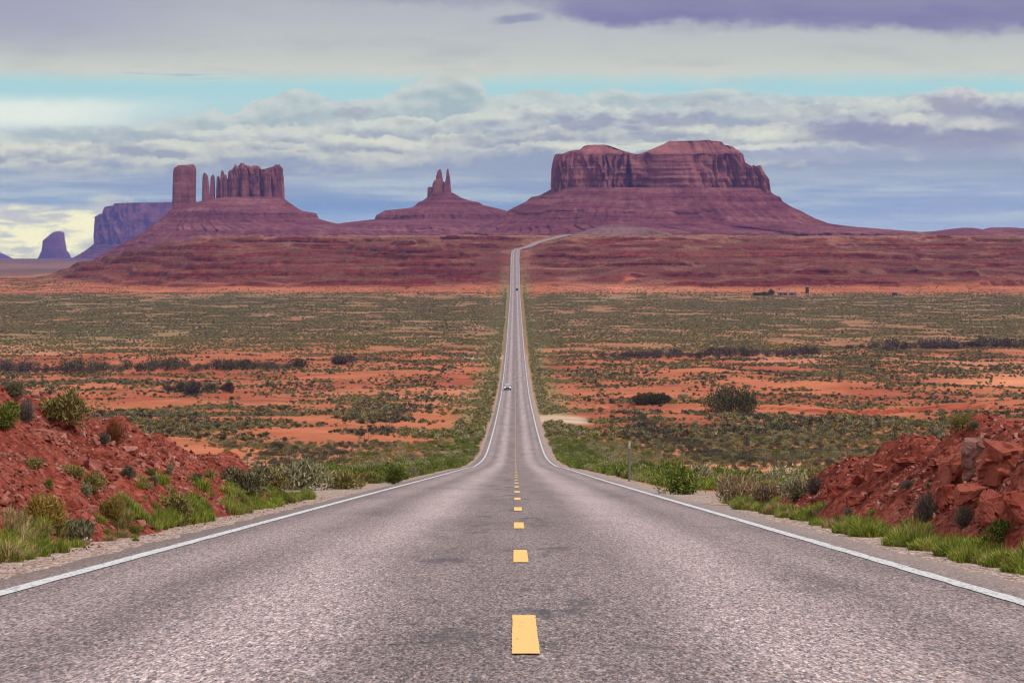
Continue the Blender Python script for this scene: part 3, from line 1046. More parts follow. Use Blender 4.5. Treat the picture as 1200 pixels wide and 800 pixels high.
def build_buttes():
    # broad mesa right of the road
    D = 4700
    r = butte_root("sandstone_butte", 775, D, "broad flat-topped purple red mesa right of the road's vanishing point")
    talus("talus_slope", D, [(221, 647, 899), (227, 636, 905), (229, 633, 908), (231, 622, 914), (236.5, 616, 917), (243, 602, 928), (246.5, 596, 936), (256, 586, 953), (262, 574, 970), (266, 566, 1000), (272, 556, 1080), (300, 520, 1180), (318, 500, 1230)], r, 0.75, seed=2.0, gully=0.10)
    cliff("cliff", D, [(645.5, 197), (650, 181.7), (661, 179), (680, 175), (688, 168.4), (707, 168), (715, 172.8), (726, 177.5), (735, 183), (749, 183), (762, 175.5), (778, 169.6), (783, 165.2), (835, 164.2), (846, 168.4), (861, 175.3), (867, 183), (868.6, 194), (873, 197.5), (880, 197), (887.6, 195), (891.7, 202), (895.5, 208.6), (898.6, 208), (902, 217)],
          [(644.5, 226), (770, 226), (880, 228), (902.5, 230)], r, 0.55, n=5, nth=1000, nz=64, flute=0.14, rim=181.5, seed=5.1, fw=30)
    talus("scree_mound", 4100, [(263.2, 716, 730), (264.6, 704, 744), (266.5, 700, 758), (269, 688, 766), (272.5, 678, 782), (277, 664, 796), (300, 620, 830)], r, 0.5, seed=41.0, nth=300, nz=80, gully=0.22, mat=SCREE)
    # twin-spired butte
    D = 5200
    r = butte_root("sandstone_butte", 515, D, "slender twin-spired butte on a stepped base in the middle of the skyline")
    talus("talus_slope", D, [(226, 503, 531), (232, 500, 541), (235.5, 495, 552), (237, 490, 561), (240.5, 487, 566), (243.5, 482, 580), (246.5, 452, 592), (250, 445, 600), (252, 441, 606), (257, 439, 612), (261, 402, 640), (264, 384, 660), (272, 376, 690), (305, 350, 720)], r, 0.8, seed=7.0, gully=0.05)
    for q, (tp, ft, dp, dy) in enumerate([
            ([(501, 220), (503, 219), (506, 219.5), (509, 218)], [(500.3, 237), (510, 237)], 1.0, 4),
            ([(506.8, 216), (508.6, 211.5), (511, 211), (515, 209.5), (518.5, 212), (521, 214)], [(505.5, 237), (522.5, 237)], 0.7, 0),
            ([(511.2, 206), (512.3, 202), (513, 200.6), (514.6, 198.7), (516.6, 198.7), (517.4, 201), (518.6, 207)], [(510, 216), (519.6, 216)], 0.8, 0),
            ([(519.8, 216), (522, 212), (525, 213), (528, 217), (529, 222)], [(518.5, 237), (530.4, 235)], 0.8, -5),
            ([(522.9, 206), (523.5, 200), (524.5, 197.8), (525.7, 198.6), (526.4, 203), (527.4, 208)], [(521.4, 217), (528.4, 217)], 0.9, -5)]):
        cliff("spire" if q in (2, 4) else "cliff", D, tp, ft, r, dp, n=3.4, nth=110, nz=36, flute=0.13, seed=1.3 + 2.1 * q, batter=0.08, dy=dy, fw=10, crag=2.0)
    # castle-like butte with a detached tower
    D = 5000
    r = butte_root("sandstone_butte", 270, D, "castle-like butte with a detached tower and thin pinnacles on its left")
    talus("talus_slope", D, [(231, 262, 331), (236, 235, 337), (243, 205, 347), (247, 199, 354), (250, 197, 371), (256, 190, 373), (260, 186, 386), (263, 180, 402), (270, 172, 450), (285, 146, 480), (299, 118, 500), (312, 96, 520), (330, 80, 530)], r, 0.8, seed=11.0, gully=0.08)
    cliff("cliff", D, [(265.5, 208), (267.2, 202), (270, 199.5), (273, 197.4), (276, 196), (279, 196.4), (281, 193.4), (282.4, 190.6), (284, 191.4), (285, 194.5), (291, 194.6), (294, 196), (298, 193.8), (303, 194.4), (305, 199.6), (309, 200.4), (311, 198), (314, 199.4), (318, 198.4), (320, 196), (325, 194.2), (330, 193.6), (332.4, 196), (333.2, 203)],
          [(263, 245), (290, 241), (334.4, 236)], r, 0.45, n=4, nth=560, nz=56, flute=0.22, seed=9.2, batter=0.08, fw=15, crag=5.0)
    for q, (tp, ft, dp, dy) in enumerate([
            ([(254, 213), (254.6, 208), (256, 206), (257.4, 207.5), (258.2, 213)], [(252.8, 246), (259.4, 246)], 1.0, -4),
            ([(258.8, 208), (259.8, 201.2), (261.3, 199.4), (263, 202), (264, 208)], [(257.6, 246), (265.4, 245)], 1.0, -9),
            ([(263.4, 210), (264.4, 205.6), (266, 205), (267, 210)], [(262.6, 245), (268.4, 245)], 1.0, -14),
            ([(236.6, 230), (240, 226), (247, 227), (252, 231)], [(234.5, 251), (253.6, 249)], 0.6, 0),
            ([(284.6, 206), (286, 199), (289, 197.6), (291.6, 200), (292.6, 207)], [(283, 241), (294, 241)], 1.0, -22),
            ([(311, 208), (312.4, 202), (315, 201), (317.4, 203), (318.4, 209)], [(309.5, 239), (320, 239)], 1.0, -20)]):
        cliff("spire" if q != 3 else "cliff", D, tp, ft, r, dp, n=3.2, nth=90, nz=40, flute=0.14, seed=60 + 3.1 * q, batter=0.10, dy=dy, fw=9, crag=2.0)
    cliff("tower", D, [(203, 202), (205, 196.8), (209, 193.8), (220, 193.2), (228, 193.2), (229.6, 197), (230, 205)],
          [(201.3, 255), (229.3, 248)], r, 0.8, n=3.6, nth=150, nz=46, flute=0.08, seed=14.0, batter=0.06, fw=20)
    cliff("spire", D, [(237.2, 209), (238, 203.5), (240.2, 202.4), (243.5, 206), (244.5, 214), (245.5, 218)], [(236.4, 248), (246, 247)], r, 0.9, n=3, nth=70, nz=36, flute=0.10, seed=15.0, batter=0.15, fw=9)
    cliff("spire", D, [(246.6, 213), (247.2, 207), (249.4, 204.6), (251.4, 206.5), (252, 214)], [(245.4, 247), (252.6, 246)], r, 0.9, n=3, nth=60, nz=36, flute=0.10, seed=16.0, batter=0.15, fw=8)
    # blue mesa farther behind
    D = 15000
    r = butte_root("sandstone_butte", 150, D, "long bluish mesa fading behind the castle-like butte on its left")
    talus("talus_slope", D, [(286, 110, 300), (291, 104, 305), (297, 95, 310), (301, 88, 316), (306, 78, 325)], r, 0.6, seed=21.0, nth=260, nz=50)
    cliff("cliff", D, [(111.4, 262), (112.6, 254), (116, 252), (121, 250), (123.5, 244.6), (126, 242.6), (131, 241), (137.5, 238.6), (150, 238), (200, 237), (260, 237), (292, 239), (298, 246)], [(111, 289), (299, 289)], r, 0.45, n=4.5, nth=420, nz=40, flute=0.12, seed=22.0, fw=48, crag=2.0)
    D = 19000
    r = butte_root("sandstone_butte", 63, D, "small slant-topped blue butte standing alone at far left")
    talus("talus_slope", D, [(295, 48, 80), (299, 46.5, 82), (303, 44, 84), (306, 37, 91)], r, 0.8, seed=24.0, nth=160, nz=30)
    cliff("cliff", D, [(50, 287), (50.6, 282.5), (54, 280), (60.5, 274.5), (66, 271.4), (70, 271), (74.6, 273), (75.4, 278)], [(48.4, 298), (79, 299)], r, 0.8, n=3.2, nth=200, nz=36, flute=0.07, seed=25.0, fw=46)
    D = 24000
    r = butte_root("sandstone_butte", -10, D, "pale blue sloping hillside cut off by the left edge")
    talus("talus_slope", D, [(288, -60, -14), (296, -70, 0), (300, -80, 9), (304, -90, 16.5), (307, -100, 30)], r, 0.8, seed=27.0, nth=160, nz=30)
    # two low rounded hills at right
    D = 4900
    for (lab, lv) in (("low rounded purple mesa second from the right edge", [(266.9, 1128, 1140), (268.2, 1116, 1148), (269.6, 1105, 1158), (271, 1094, 1170), (274, 1050, 1190), (300, 980, 1240)]),
                      ("low flat purple mesa at the right edge of the skyline", [(266.5, 1161, 1186), (267.5, 1157, 1200), (269.2, 1151, 1225), (271, 1140, 1250), (275, 1110, 1290), (300, 1060, 1340)])):
        r = butte_root("sandstone_butte", 1130, D, lab)
        talus("talus_slope", D, lv, r, 0.6, seed=31.0, nth=200, nz=40)
        D = 5100


build_buttes()


# ------------------------------------------------------------------ haze
def build_haze():
    x0, x1, y0, y1, z0, z1 = -22000, 22000, -40, 30200, -300, HAZE_TOP
    v = [(x, y, z) for z in (z0, z1) for y in (y0, y1) for x in (x0, x1)]
    f = [(0, 2, 3, 1), (4, 5, 7, 6), (0, 1, 5, 4), (2, 6, 7, 3), (0, 4, 6, 2), (1, 3, 7, 5)]
    m = bpy.data.materials.new("desert_haze")
    m.use_nodes = True
    nt = m.node_tree
    nt.nodes.clear()
    out = nt.nodes.new("ShaderNodeOutputMaterial")
    vol = nt.nodes.new("ShaderNodeVolumePrincipled")
    vol.inputs["Color"].default_value = HAZE_COLOR + (1,)
    vol.inputs["Density"].default_value = HAZE_DENSITY
    vol.inputs["Anisotropy"].default_value = 0.1
    nt.links.new(vol.outputs[0], out.inputs["Volume"])
    me = mesh_from("haze", np.array(v), f, [m])
    o = link("haze", me)
    tag(o, None, None, None, "stuff")


build_haze()
# ------------------------------------------------------------------ plants
def leaf_material(name, c0, c1, c2):
    m, b, p = material(name, 0.75, 0.2)
    lv = b.attr("leaf")
    oi = b.new("ShaderNodeObjectInfo")
    c = b.ramp(lv, [(0.0, c0 + (1,)), (0.55, c1 + (1,)), (1.0, c2 + (1,))])
    k = b.lerp_range(oi.outputs["Random"], 0, 1, 0.72, 1.28)
    c = b.mix(1.0, c, b.xyz(k, k, b.mul(k, 0.95)), "MULTIPLY")
    b.put(p.inputs["Base Color"], c)
    return m


LEAF = dict(
    sage=leaf_material("sage_leaves", (0.070, 0.060, 0.034), (0.175, 0.155, 0.088), (0.32, 0.285, 0.175)),
    dark=leaf_material("dark_scrub_leaves", (0.038, 0.032, 0.020), (0.100, 0.088, 0.052), (0.20, 0.175, 0.11)),
    olive=leaf_material("olive_leaves", (0.090, 0.076, 0.022), (0.235, 0.195, 0.062), (0.42, 0.345, 0.135)),
    pale=leaf_material("pale_saltbush_leaves", (0.13, 0.115, 0.062), (0.28, 0.255, 0.15), (0.44, 0.40, 0.26)),
    green=leaf_material("green_leaves", (0.045, 0.062, 0.010), (0.135, 0.170, 0.028), (0.29, 0.31, 0.070)),
    grass=leaf_material("grass_blades", (0.065, 0.090, 0.010), (0.215, 0.265, 0.028), (0.47, 0.47, 0.11)),
    drygrass=leaf_material("dry_grass_blades", (0.15, 0.105, 0.050), (0.36, 0.27, 0.125), (0.58, 0.46, 0.26)),
    tan=leaf_material("dry_bush_twigs", (0.090, 0.060, 0.040), (0.27, 0.19, 0.115), (0.52, 0.40, 0.25)),
    rust=leaf_material("rust_twigs", (0.10, 0.034, 0.016), (0.26, 0.095, 0.040), (0.40, 0.17, 0.07)),
    gold=leaf_material("yellow_brown_leaves", (0.10, 0.072, 0.020), (0.28, 0.19, 0.045), (0.46, 0.32, 0.085)),
    twig=leaf_material("bare_grey_twigs", (0.055, 0.042, 0.040), (0.145, 0.112, 0.100), (0.28, 0.23, 0.20)),
    tamarisk=leaf_material("tamarisk_twigs", (0.034, 0.026, 0.023), (0.105, 0.077, 0.068), (0.20, 0.155, 0.13)),
    juniper=leaf_material("juniper_leaves", (0.020, 0.022, 0.009), (0.072, 0.072, 0.030), (0.165, 0.155, 0.070)),
)
BARK = plain("grey_brown_bark", (0.13, 0.10, 0.08), 0.9, 0.1)


def foliage(name, seed, n, w, h, leaf, mat, upright=0.5, lobes=7, narrow=0.34, spread=0.5, base=0.08, fan=False):
    """many leaf-sized faces gathered in clumps inside a bush-shaped volume; w, h in metres, foot at z = 0"""
    g = np.random.default_rng(seed)
    if fan:
        # stems that rise from one crown and lean outward
        ang = g.uniform(0, 2 * np.pi, n)
        tilt = np.abs(g.normal(0, 0.55, n)) + 0.05
        tilt = np.clip(tilt, 0, 1.35)
        ln = h * g.uniform(0.55, 1.06, n) * (1 - 0.15 * tilt)
        t = g.uniform(0.05, 1.0, n) ** 0.7
        dirv = np.stack([np.cos(ang) * np.sin(tilt) * (w / (1.5 * h)), np.sin(ang) * np.sin(tilt) * (w / (1.5 * h)), np.cos(tilt)], -1)
        p = dirv * (ln * t)[:, None]
        p[:, :2] += g.normal(0, w * 0.06, (n, 2))
        axis = dirv + g.normal(0, 0.22, (n, 3))
        hgt = t
    else:
        cen, rad = [], []
        for k in range(lobes):
            a = g.uniform(0, 2 * np.pi)
            rr = w * 0.5 * spread * math.sqrt(g.uniform(0, 1)) * 1.15
            zc = h * g.uniform(0.34, 0.66) * (1 - 0.72 * (rr / (w * 0.5)) ** 2)
            cen.append((rr * math.cos(a), rr * math.sin(a), zc))
            rad.append((w * 0.5 * g.uniform(0.34, 0.56), h * g.uniform(0.28, 0.42)))
        cen, rad = np.array(cen), np.array(rad)
        k = g.integers(0, lobes, n)
        d = g.normal(size=(n, 3))
        d /= np.linalg.norm(d, axis=1)[:, None]
        rr = g.uniform(0.25, 1.0, n) ** 0.45 * (1 + g.normal(0, 0.09, n))
        p = cen[k] + d * np.stack([rad[k, 0], rad[k, 0], rad[k, 1]], -1) * rr[:, None]
        p[:, 2] = np.maximum(p[:, 2], g.uniform(base * 0.2, base + 0.02, n) * h)
        axis = d * (1 - upright) + np.array([0, 0, 1.0]) * upright + g.normal(0, 0.45, (n, 3))
        hgt = np.clip(p[:, 2] / h, 0, 1)
    axis /= np.linalg.norm(axis, axis=1)[:, None]
    side = np.cross(axis, g.normal(size=(n, 3)))
    side /= np.linalg.norm(side, axis=1)[:, None]
    L = leaf * g.uniform(0.6, 1.4, n)
    W = L * narrow
    a0 = p - side * W[:, None] * 0.5
    a1 = p + side * W[:, None] * 0.5
    tip = p + axis * L[:, None]
    mid1 = p + axis * L[:, None] * 0.55 + side * W[:, None] * 0.42
    co = np.stack([a0, a1, mid1, tip], 1).reshape(-1, 3)
    f = np.arange(n * 4).reshape(n, 4)
    lv = np.clip(g.normal(0.5, 0.24, n), 0, 1)
    me = mesh_from(name, co, f, [mat], False, dict(leaf=np.repeat(lv, 4)))
    return me


def tuft_mesh(name, seed, n, w, h, mat, wide=0.006):
    """grass: a rounded clump of fine bent blades"""
    g = np.random.default_rng(seed)
    ang = g.uniform(0, 2 * np.pi, n)
    rad = w * 0.5 * np.sqrt(g.uniform(0, 1, n)) * 0.72
    ex = g.uniform(0.75, 1.35)
    root = np.stack([np.cos(ang) * rad * ex, np.sin(ang) * rad / ex, np.zeros(n)], -1)
    rel = rad / (w * 0.36)
    ln = h * g.uniform(0.45, 1.1, n) * (1 - 0.42 * rel ** 2)
    lean = np.clip(0.15 + 0.55 * rel + g.normal(0, 0.22, n), 0, 1.2)
    a2 = ang + g.normal(0, 0.7, n)
    out = np.stack([np.cos(a2), np.sin(a2), 0 * ang], -1)
    m1 = root + out * (lean * ln * 0.25)[:, None] + np.array([0, 0, 1]) * (ln * 0.55)[:, None]
    tp = root + out * (lean * ln * 0.8)[:, None] + np.array([0, 0, 1]) * (ln * (1 - 0.42 * lean))[:, None]
    sa = g.uniform(0, 6.28, n)
    sd = np.stack([np.cos(sa), np.sin(sa), 0 * ang], -1) * wide
    co = np.stack([root - sd, root + sd, m1 + sd * 0.8, m1 - sd * 0.8, tp], 1).reshape(-1, 3)
    i = np.arange(n) * 5
    faces = [(k, k + 1, k + 2, k + 3) for k in i] + [(k + 3, k + 2, k + 4) for k in i]
    lv = np.clip(g.normal(0.48, 0.27, n), 0, 1)
    return mesh_from(name, co, [tuple(int(q) for q in f) for f in faces], [mat], False, dict(leaf=np.repeat(lv, 5)))


def stems_mesh(name, seed, n, w, h, r=0.012):
    """a few tapering woody stems from the root"""
    g = np.random.default_rng(seed)
    V, Fc = [], []
    for k in range(n):
        a = g.uniform(0, 2 * np.pi)
        t = g.uniform(0.1, 0.8)
        end = np.array([math.cos(a) * w * 0.36 * t, math.sin(a) * w * 0.36 * t, h * g.uniform(0.5, 0.8)])
        pts = [np.zeros(3), end * 0.45 + g.normal(0, 0.03 * w, 3), end]
        pts[1][2] = max(pts[1][2], 0.05 * h)
        rad = [r, r * 0.7, r * 0.2]
        b0 = len(V)
        for q, rr in zip(pts, rad):
            for s in range(5):
                an = s * 2 * math.pi / 5
                V.append((q[0] + math.cos(an) * rr, q[1] + math.sin(an) * rr, q[2]))
        for lv in range(2):
            for s in range(5):
                s2 = (s + 1) % 5
                Fc.append((b0 + lv * 5 + s, b0 + lv * 5 + s2, b0 + lv * 5 + 5 + s2, b0 + lv * 5 + 5 + s))
    return mesh_from(name, V, Fc, [BARK], True)


def bush(name, px, py, wpx, hpx, kind, label, cat="bush", group=None, seed=0, n=None, parts=True, fan=None, upright=0.5, leaf=None, lobes=8):
    """one bush whose foot is seen at photo pixel (px, py), wpx by hpx photo pixels large"""
    X, D, z = at(px, py)
    w, h = wpx * D / F, hpx * D / F
    if fan is None:
        fan = kind in ("grass", "drygrass", "twig", "rust")
    twiggy = kind in ("tan", "gold")
    if twiggy:
        upright, leaf = 0.82, 0.17 * h
    lf = leaf or (0.11 * math.sqrt(w * h) if not fan else 0.15 * h)
    lf = max(lf, 1.8 * D / F)
    n = int(np.clip(8.0 * (w * h) / (lf * lf * (0.14 if twiggy or fan else 0.34)), 350, 9000))
    root = link(name, None, None, (X, D, z - 0.03))
    tag(root, label, cat, group)
    me = foliage("foliage", seed + 500, n, w, h, lf, LEAF[kind], upright, lobes, 0.14 if twiggy or fan else 0.30, fan=fan)
    link("foliage", me, root)
    if parts:
        link("stem", stems_mesh("stem", seed + 900, 7, w, h, 0.012 * max(1, w)), root)
    return root


# ---- the bushes of the left cut bank
B = bush
B("rabbitbrush", 78, 500, 66, 44, "olive", "large dark olive bush spilling over the crest of the left bank", seed=1, n=3800)
B("rabbitbrush", 6, 500, 40, 36, "green", "yellow green bush cut by the left edge on top of the bank", seed=2)
B("sagebrush", 30, 493, 26, 28, "twig", "thin grey twiggy bush between two green ones on the left crest", seed=3)
B("sagebrush", 14, 464, 32, 20, "sage", "small dark shrub peeking over the left bank's crest", seed=4)
B("sagebrush", 134, 520, 32, 30, "rust", "dead rust brown bush on the left bank's skyline", seed=5)
B("sagebrush", 122, 522, 18, 18, "tamarisk", "blackish twiggy shrub tucked under the rust brown bush", seed=6)
B("rabbitbrush", 39, 548, 24, 17, "olive", "lone small olive tuft high on the left bank's stones", seed=7)
B("rabbitbrush", 57, 571, 14, 13, "green", "tiny green tuft halfway up the left bank", seed=8)
B("rabbitbrush", 84, 557, 38, 16, "olive", "low flat olive patch at the upper middle of the left bank", seed=9)
B("rabbitbrush", 108, 577, 34, 26, "olive", "olive green bush hanging in the middle of the left bank", seed=10)
B("rabbitbrush", 102, 581, 15, 20, "pale", "small pale yellow tuft against the olive bush mid-bank", seed=11)
B("sagebrush", 152, 559, 21, 17, "dark", "compact dark green shrub on the left bank's upper right slope", seed=12)
B("rabbitbrush", 200, 556, 13, 16, "pale", "small pale yellowish tuft near the thin end of the left bank", seed=13)
B("sagebrush", 231, 569, 24, 19, "dark", "round dark green shrub at the thin end of the left bank", seed=14)
B("rabbitbrush", 246, 560, 16, 13, "olive", "small olive shrub beside the round dark one at the bank's end", seed=15)
B("rabbitbrush", 52, 617, 58, 44, "gold", "tall yellow brown bush at the foot of the left bank", seed=16, n=3600)
B("rabbitbrush", 132, 611, 44, 33, "gold", "brownish olive bush at the bank's foot right of the yellow brown one", seed=17)
B("rabbitbrush", 85, 634, 70, 32, "sage", "wide grey green bush beside the gravel shoulder at left", seed=18, n=3200, upright=0.8)
B("rabbitbrush", 208, 610, 46, 38, "olive", "olive bush standing over bright grass at the left bank's foot", seed=19)
B("sagebrush", 176, 556, 14, 12, "olive", "tiny olive sprig left of the pale tuft on the bank", seed=20)
B("rabbitbrush", 180, 568, 18, 14, "sage", "faint grey sprig in the stones below the pale tuft", seed=21)
# ---- beyond the bank, left of the pull-out
B("greasewood", 287, 578, 82, 36, "sage", "large dark green bush just past the end of the left bank", seed=22, n=3800)
B("greasewood", 352, 574, 78, 40, "pale", "large pale grey green bush beside the gravel pull-out", seed=23, n=3800)
B("greasewood", 322, 572, 40, 26, "olive", "dull olive bush wedged between the dark and the pale one", seed=24)
B("greasewood", 404, 573, 54, 26, "olive", "brownish olive bush at the far edge of the pull-out", seed=25)
B("greasewood", 461, 567, 25, 24, "green", "compact bright dark green bush near the left white line", seed=26)
B("greasewood", 437, 566, 28, 16, "olive", "low olive bush left of the compact green one", seed=27)
B("greasewood", 326, 528, 20, 11, "dark", "lone blackish round shrub on bare orange sand at left", seed=28)
# ---- right verge
B("rabbitbrush", 800, 579, 62, 38, "green", "big leafy green bush on the right verge left of the tan one", seed=30, n=3800)
B("rabbitbrush", 866, 592, 62, 42, "tan", "big tan dry bush with pale tips on the right verge", seed=31, n=3800)
B("rabbitbrush", 898, 592, 44, 32, "tan", "smaller dry brown bush leaning on the big tan one", seed=32, n=2200)
B("rabbitbrush", 932, 587, 44, 30, "pale", "pale green bush between the tan bushes and the red bank", seed=33)
B("rabbitbrush", 955, 580, 26, 22, "twig", "greyish bush behind the pale green one by the red bank", seed=34)
B("rabbitbrush", 1125, 503, 34, 22, "olive", "yellow green bush on the crest of the right bank", seed=35)
B("rabbitbrush", 1142, 502, 18, 14, "sage", "small grey green bush touching the crest bush on the right bank", seed=36)
B("sagebrush", 1086, 612, 40, 34, "twig", "grey twiggy bush at the foot of the right bank's rocks", seed=37, n=1800)
B("sagebrush", 1130, 618, 30, 26, "twig", "small grey twiggy bush right of the larger grey one", seed=38)
B("rabbitbrush", 1172, 632, 46, 28, "green", "dark green bush at the foot of the crag near the right edge", seed=39)
B("sagebrush", 994, 606, 16, 14, "twig", "little pale grey bush at the low end of the right bank", seed=40)
B("sagebrush", 1064, 572, 24, 10, "twig", "sparse grey sprig lying on the middle of the right bank", seed=41)
B("sagebrush", 1088, 572, 10, 9, "sage", "tiny sprig on the right bank beside the sparse grey one", seed=42)
# ---- out in the valley
def juniper(px, py, wpx, hpx, label, seed, name="juniper_tree", cat="tree", kind="juniper"):
    X, D, z = at(px, py)
    w, h = wpx * D / F, hpx * D / F
    root = link(name, None, None, (X, D, z - 0.1))
    tag(root, label, cat)
    me = foliage("crown", seed, 7000, w, h, 0.042 * w, LEAF[kind], 0.45, 15, 0.42, spread=0.72, base=0.03)
    link("crown", me, root)
    link("trunk", stems_mesh("trunk", seed + 1, 6, w * 0.8, h, 0.03 * w), root)
    return root


juniper(855, 483, 54, 36, "large rounded dark green juniper alone on the red sand", 61)
juniper(764, 474, 46, 14, "long low dark green thicket left of the big juniper", 62, "greasewood", "bush")
B("greasewood", 801, 467, 16, 7, "pale", "small pale shrub between the thicket and the big juniper", seed=63)
B("greasewood", 404, 427, 36, 12, "tamarisk", "dark thicket alone at the right end of the long left-hand line", seed=64, n=1500)
for k, (px, py, w, h) in enumerate([(201, 459, 20, 9), (214, 460, 18, 14), (229, 463, 30, 18), (247, 460, 22, 13), (268, 460, 18, 13)]):
    B("greasewood", px, py, w, h, "dark" if k % 2 else "tamarisk", ["low blackish shrub at the left end of the small dark clump", "brownish shrub second in the small dark clump on the sand",
      "tallest green-centred shrub of the small dark clump on the sand", "shrub right of the tallest one in the small dark clump", "round shrub at the right end of the small dark clump"][k], group="dark shrubs clumped on the left sand", seed=65 + k, n=900)


def copies(proto_list, spots, label, cat, group, name):
    """one of each kind, then copies that share its meshes"""
    for k, (X, D, z, sc, hs) in enumerate(spots):
        base = proto_list[k % len(proto_list)]
        if not base.get("used"):
            o = base["root"]
            base["used"] = True
        else:
            o = base["root"].copy()
            COL.objects.link(o)
            for ch in base["kids"]:
                c = ch.copy()
                COL.objects.link(c)
                c.parent = o
        o.location = (X, D, z)
        o.rotation_euler = (0, 0, rng.uniform(0, 6.28))
        o.scale = (sc, sc, sc * hs)
        tag(o, label, cat, group)


def proto(name, seed, n, w, h, leaf, kind, upright=0.5, stem=True, lobes=7, narrow=0.34):
    if stem:
        r = link(name, None)
        k = [link("foliage", foliage("foliage", seed, n, w, h, leaf, LEAF[kind], upright, lobes, narrow), r)]
        k.append(link("stem", stems_mesh("stem", seed + 3, 5, w, h, 0.02 * w), r))
    else:
        r = link(name, foliage(name, seed, n, w, h, leaf, LEAF[kind], upright, lobes, narrow))
        k = []
    return dict(root=r, kids=k)


# tamarisk thickets along the washes
def thicket(px0, px1, py0, py1, n, hmin, hmax, kind, label, group, seed):
    g = np.random.default_rng(seed)
    pr = [proto("tamarisk", seed + q, 620, 1.0, 0.62, 0.10, kind, 0.7, True, 8, 0.22) for q in range(3)]
    sp = []
    for k in range(n):
        t = (k + g.uniform(0.1, 0.9)) / n
        X, D, z = at(px0 + (px1 - px0) * t, py0 + (py1 - py0) * t + g.normal(0, 1.0))
        hp = g.uniform(hmin, hmax) * (0.7 + 0.5 * abs(math.sin(t * 9 + seed)))
        h = hp * D / F
        sp.append((X, D, z - 0.15, h / 0.62 * g.uniform(0.95, 1.5), 1.0))
        sp[-1] = (X, D, z - 0.15, sp[-1][3], (h / 0.62) / sp[-1][3])
    copies(pr, sp, label, "shrub", group, "tamarisk")


thicket(-4, 70, 436, 436, 7, 9, 13, "tamarisk", "blackish thicket shrub in the line at the far left edge", "thicket line at the far left", 101)
thicket(78, 360, 436, 432, 30, 10, 16, "dark", "blackish tamarisk shrub in the long dark line left of the road", "long dark thicket line left of the road", 102)
thicket(704, 960, 421, 416, 34, 7, 12, "tamarisk", "purplish brown tamarisk shrub in the thicket line right of the road", "purplish thicket line right of the road", 103)
thicket(985, 1030, 409, 408, 5, 5, 8, "tamarisk", "low purplish shrub at the left end of the right-hand thicket", "low thicket near the right", 104)
thicket(1035, 1215, 410, 406, 22, 8, 15, "tamarisk", "tall purplish tamarisk in the thicket near the right edge", "tall thicket near the right edge", 105)


# ------------------------------------------------------------------ scatter helper
def scatter(name, co, sc, hs, idx, sources):
    coll = bpy.data.collections.new(name + "_kinds")
    for o in sources:
        coll.objects.link(o)
    n = len(co)
    me = bpy.data.meshes.new(name)
    me.vertices.add(n)
    me.vertices.foreach_set("co", np.asarray(co, np.float32).ravel())
    at_ = me.attributes.new("size", "FLOAT_VECTOR", "POINT")
    at_.data.foreach_set("vector", np.stack([sc, sc, sc * hs], -1).astype(np.float32).ravel())
    rt = me.attributes.new("turn", "FLOAT_VECTOR", "POINT")
    rot = np.zeros((n, 3), np.float32)
    rot[:, 2] = rng.uniform(0, 6.28, n)
    if "rock" in name or "stone" in name:
        rot[:, 0] = rng.normal(0, 0.5, n)
        rot[:, 1] = rng.normal(0, 0.5, n)
    rt.data.foreach_set("vector", rot.ravel())
    it = me.attributes.new("which", "INT", "POINT")
    it.data.foreach_set("value", np.asarray(idx, np.int32))
    o = link(name, me)
    ng = bpy.data.node_groups.new(name + "_nodes", "GeometryNodeTree")
    ng.interface.new_socket("Geometry", in_out="INPUT", socket_type="NodeSocketGeometry")
    ng.interface.new_socket("Geometry", in_out="OUTPUT", socket_type="NodeSocketGeometry")
    gi, go = ng.nodes.new("NodeGroupInput"), ng.nodes.new("NodeGroupOutput")
    m2p = ng.nodes.new("GeometryNodeMeshToPoints")
    iop = ng.nodes.new("GeometryNodeInstanceOnPoints")
    ci = ng.nodes.new("GeometryNodeCollectionInfo")
    ci.inputs["Collection"].default_value = coll
    ci.inputs["Separate Children"].default_value = True
    ci.inputs["Reset Children"].default_value = True

    def na(nm, typ):
        q = ng.nodes.new("GeometryNodeInputNamedAttribute")
        q.data_type = typ
        q.inputs["Name"].default_value = nm
        return q.outputs[0]
    L = ng.links.new
    L(gi.outputs[0], m2p.inputs["Mesh"])
    L(m2p.outputs[0], iop.inputs["Points"])
    L(ci.outputs[0], iop.inputs["Instance"])
    iop.inputs["Pick Instance"].default_value = True
    L(na("which", "INT"), iop.inputs["Instance Index"])
    e2r = ng.nodes.new("FunctionNodeEulerToRotation")
    L(na("turn", "FLOAT_VECTOR"), e2r.inputs[0])
    L(e2r.outputs[0], iop.inputs["Rotation"])
    L(na("size", "FLOAT_VECTOR"), iop.inputs["Scale"])
    L(iop.outputs[0], go.inputs[0])
    md = o.modifiers.new("scatter", "NODES")
    md.node_group = ng
    return o


# ------------------------------------------------------------------ desert scrub
def patches(px, ypx, lst):
    d = np.zeros_like(px)
    for (cx, cy, rx, ry, v) in lst:
        d = d + v * np.exp(-(((px - cx) / rx) ** 2 + ((ypx - cy) / ry) ** 2))
    return d


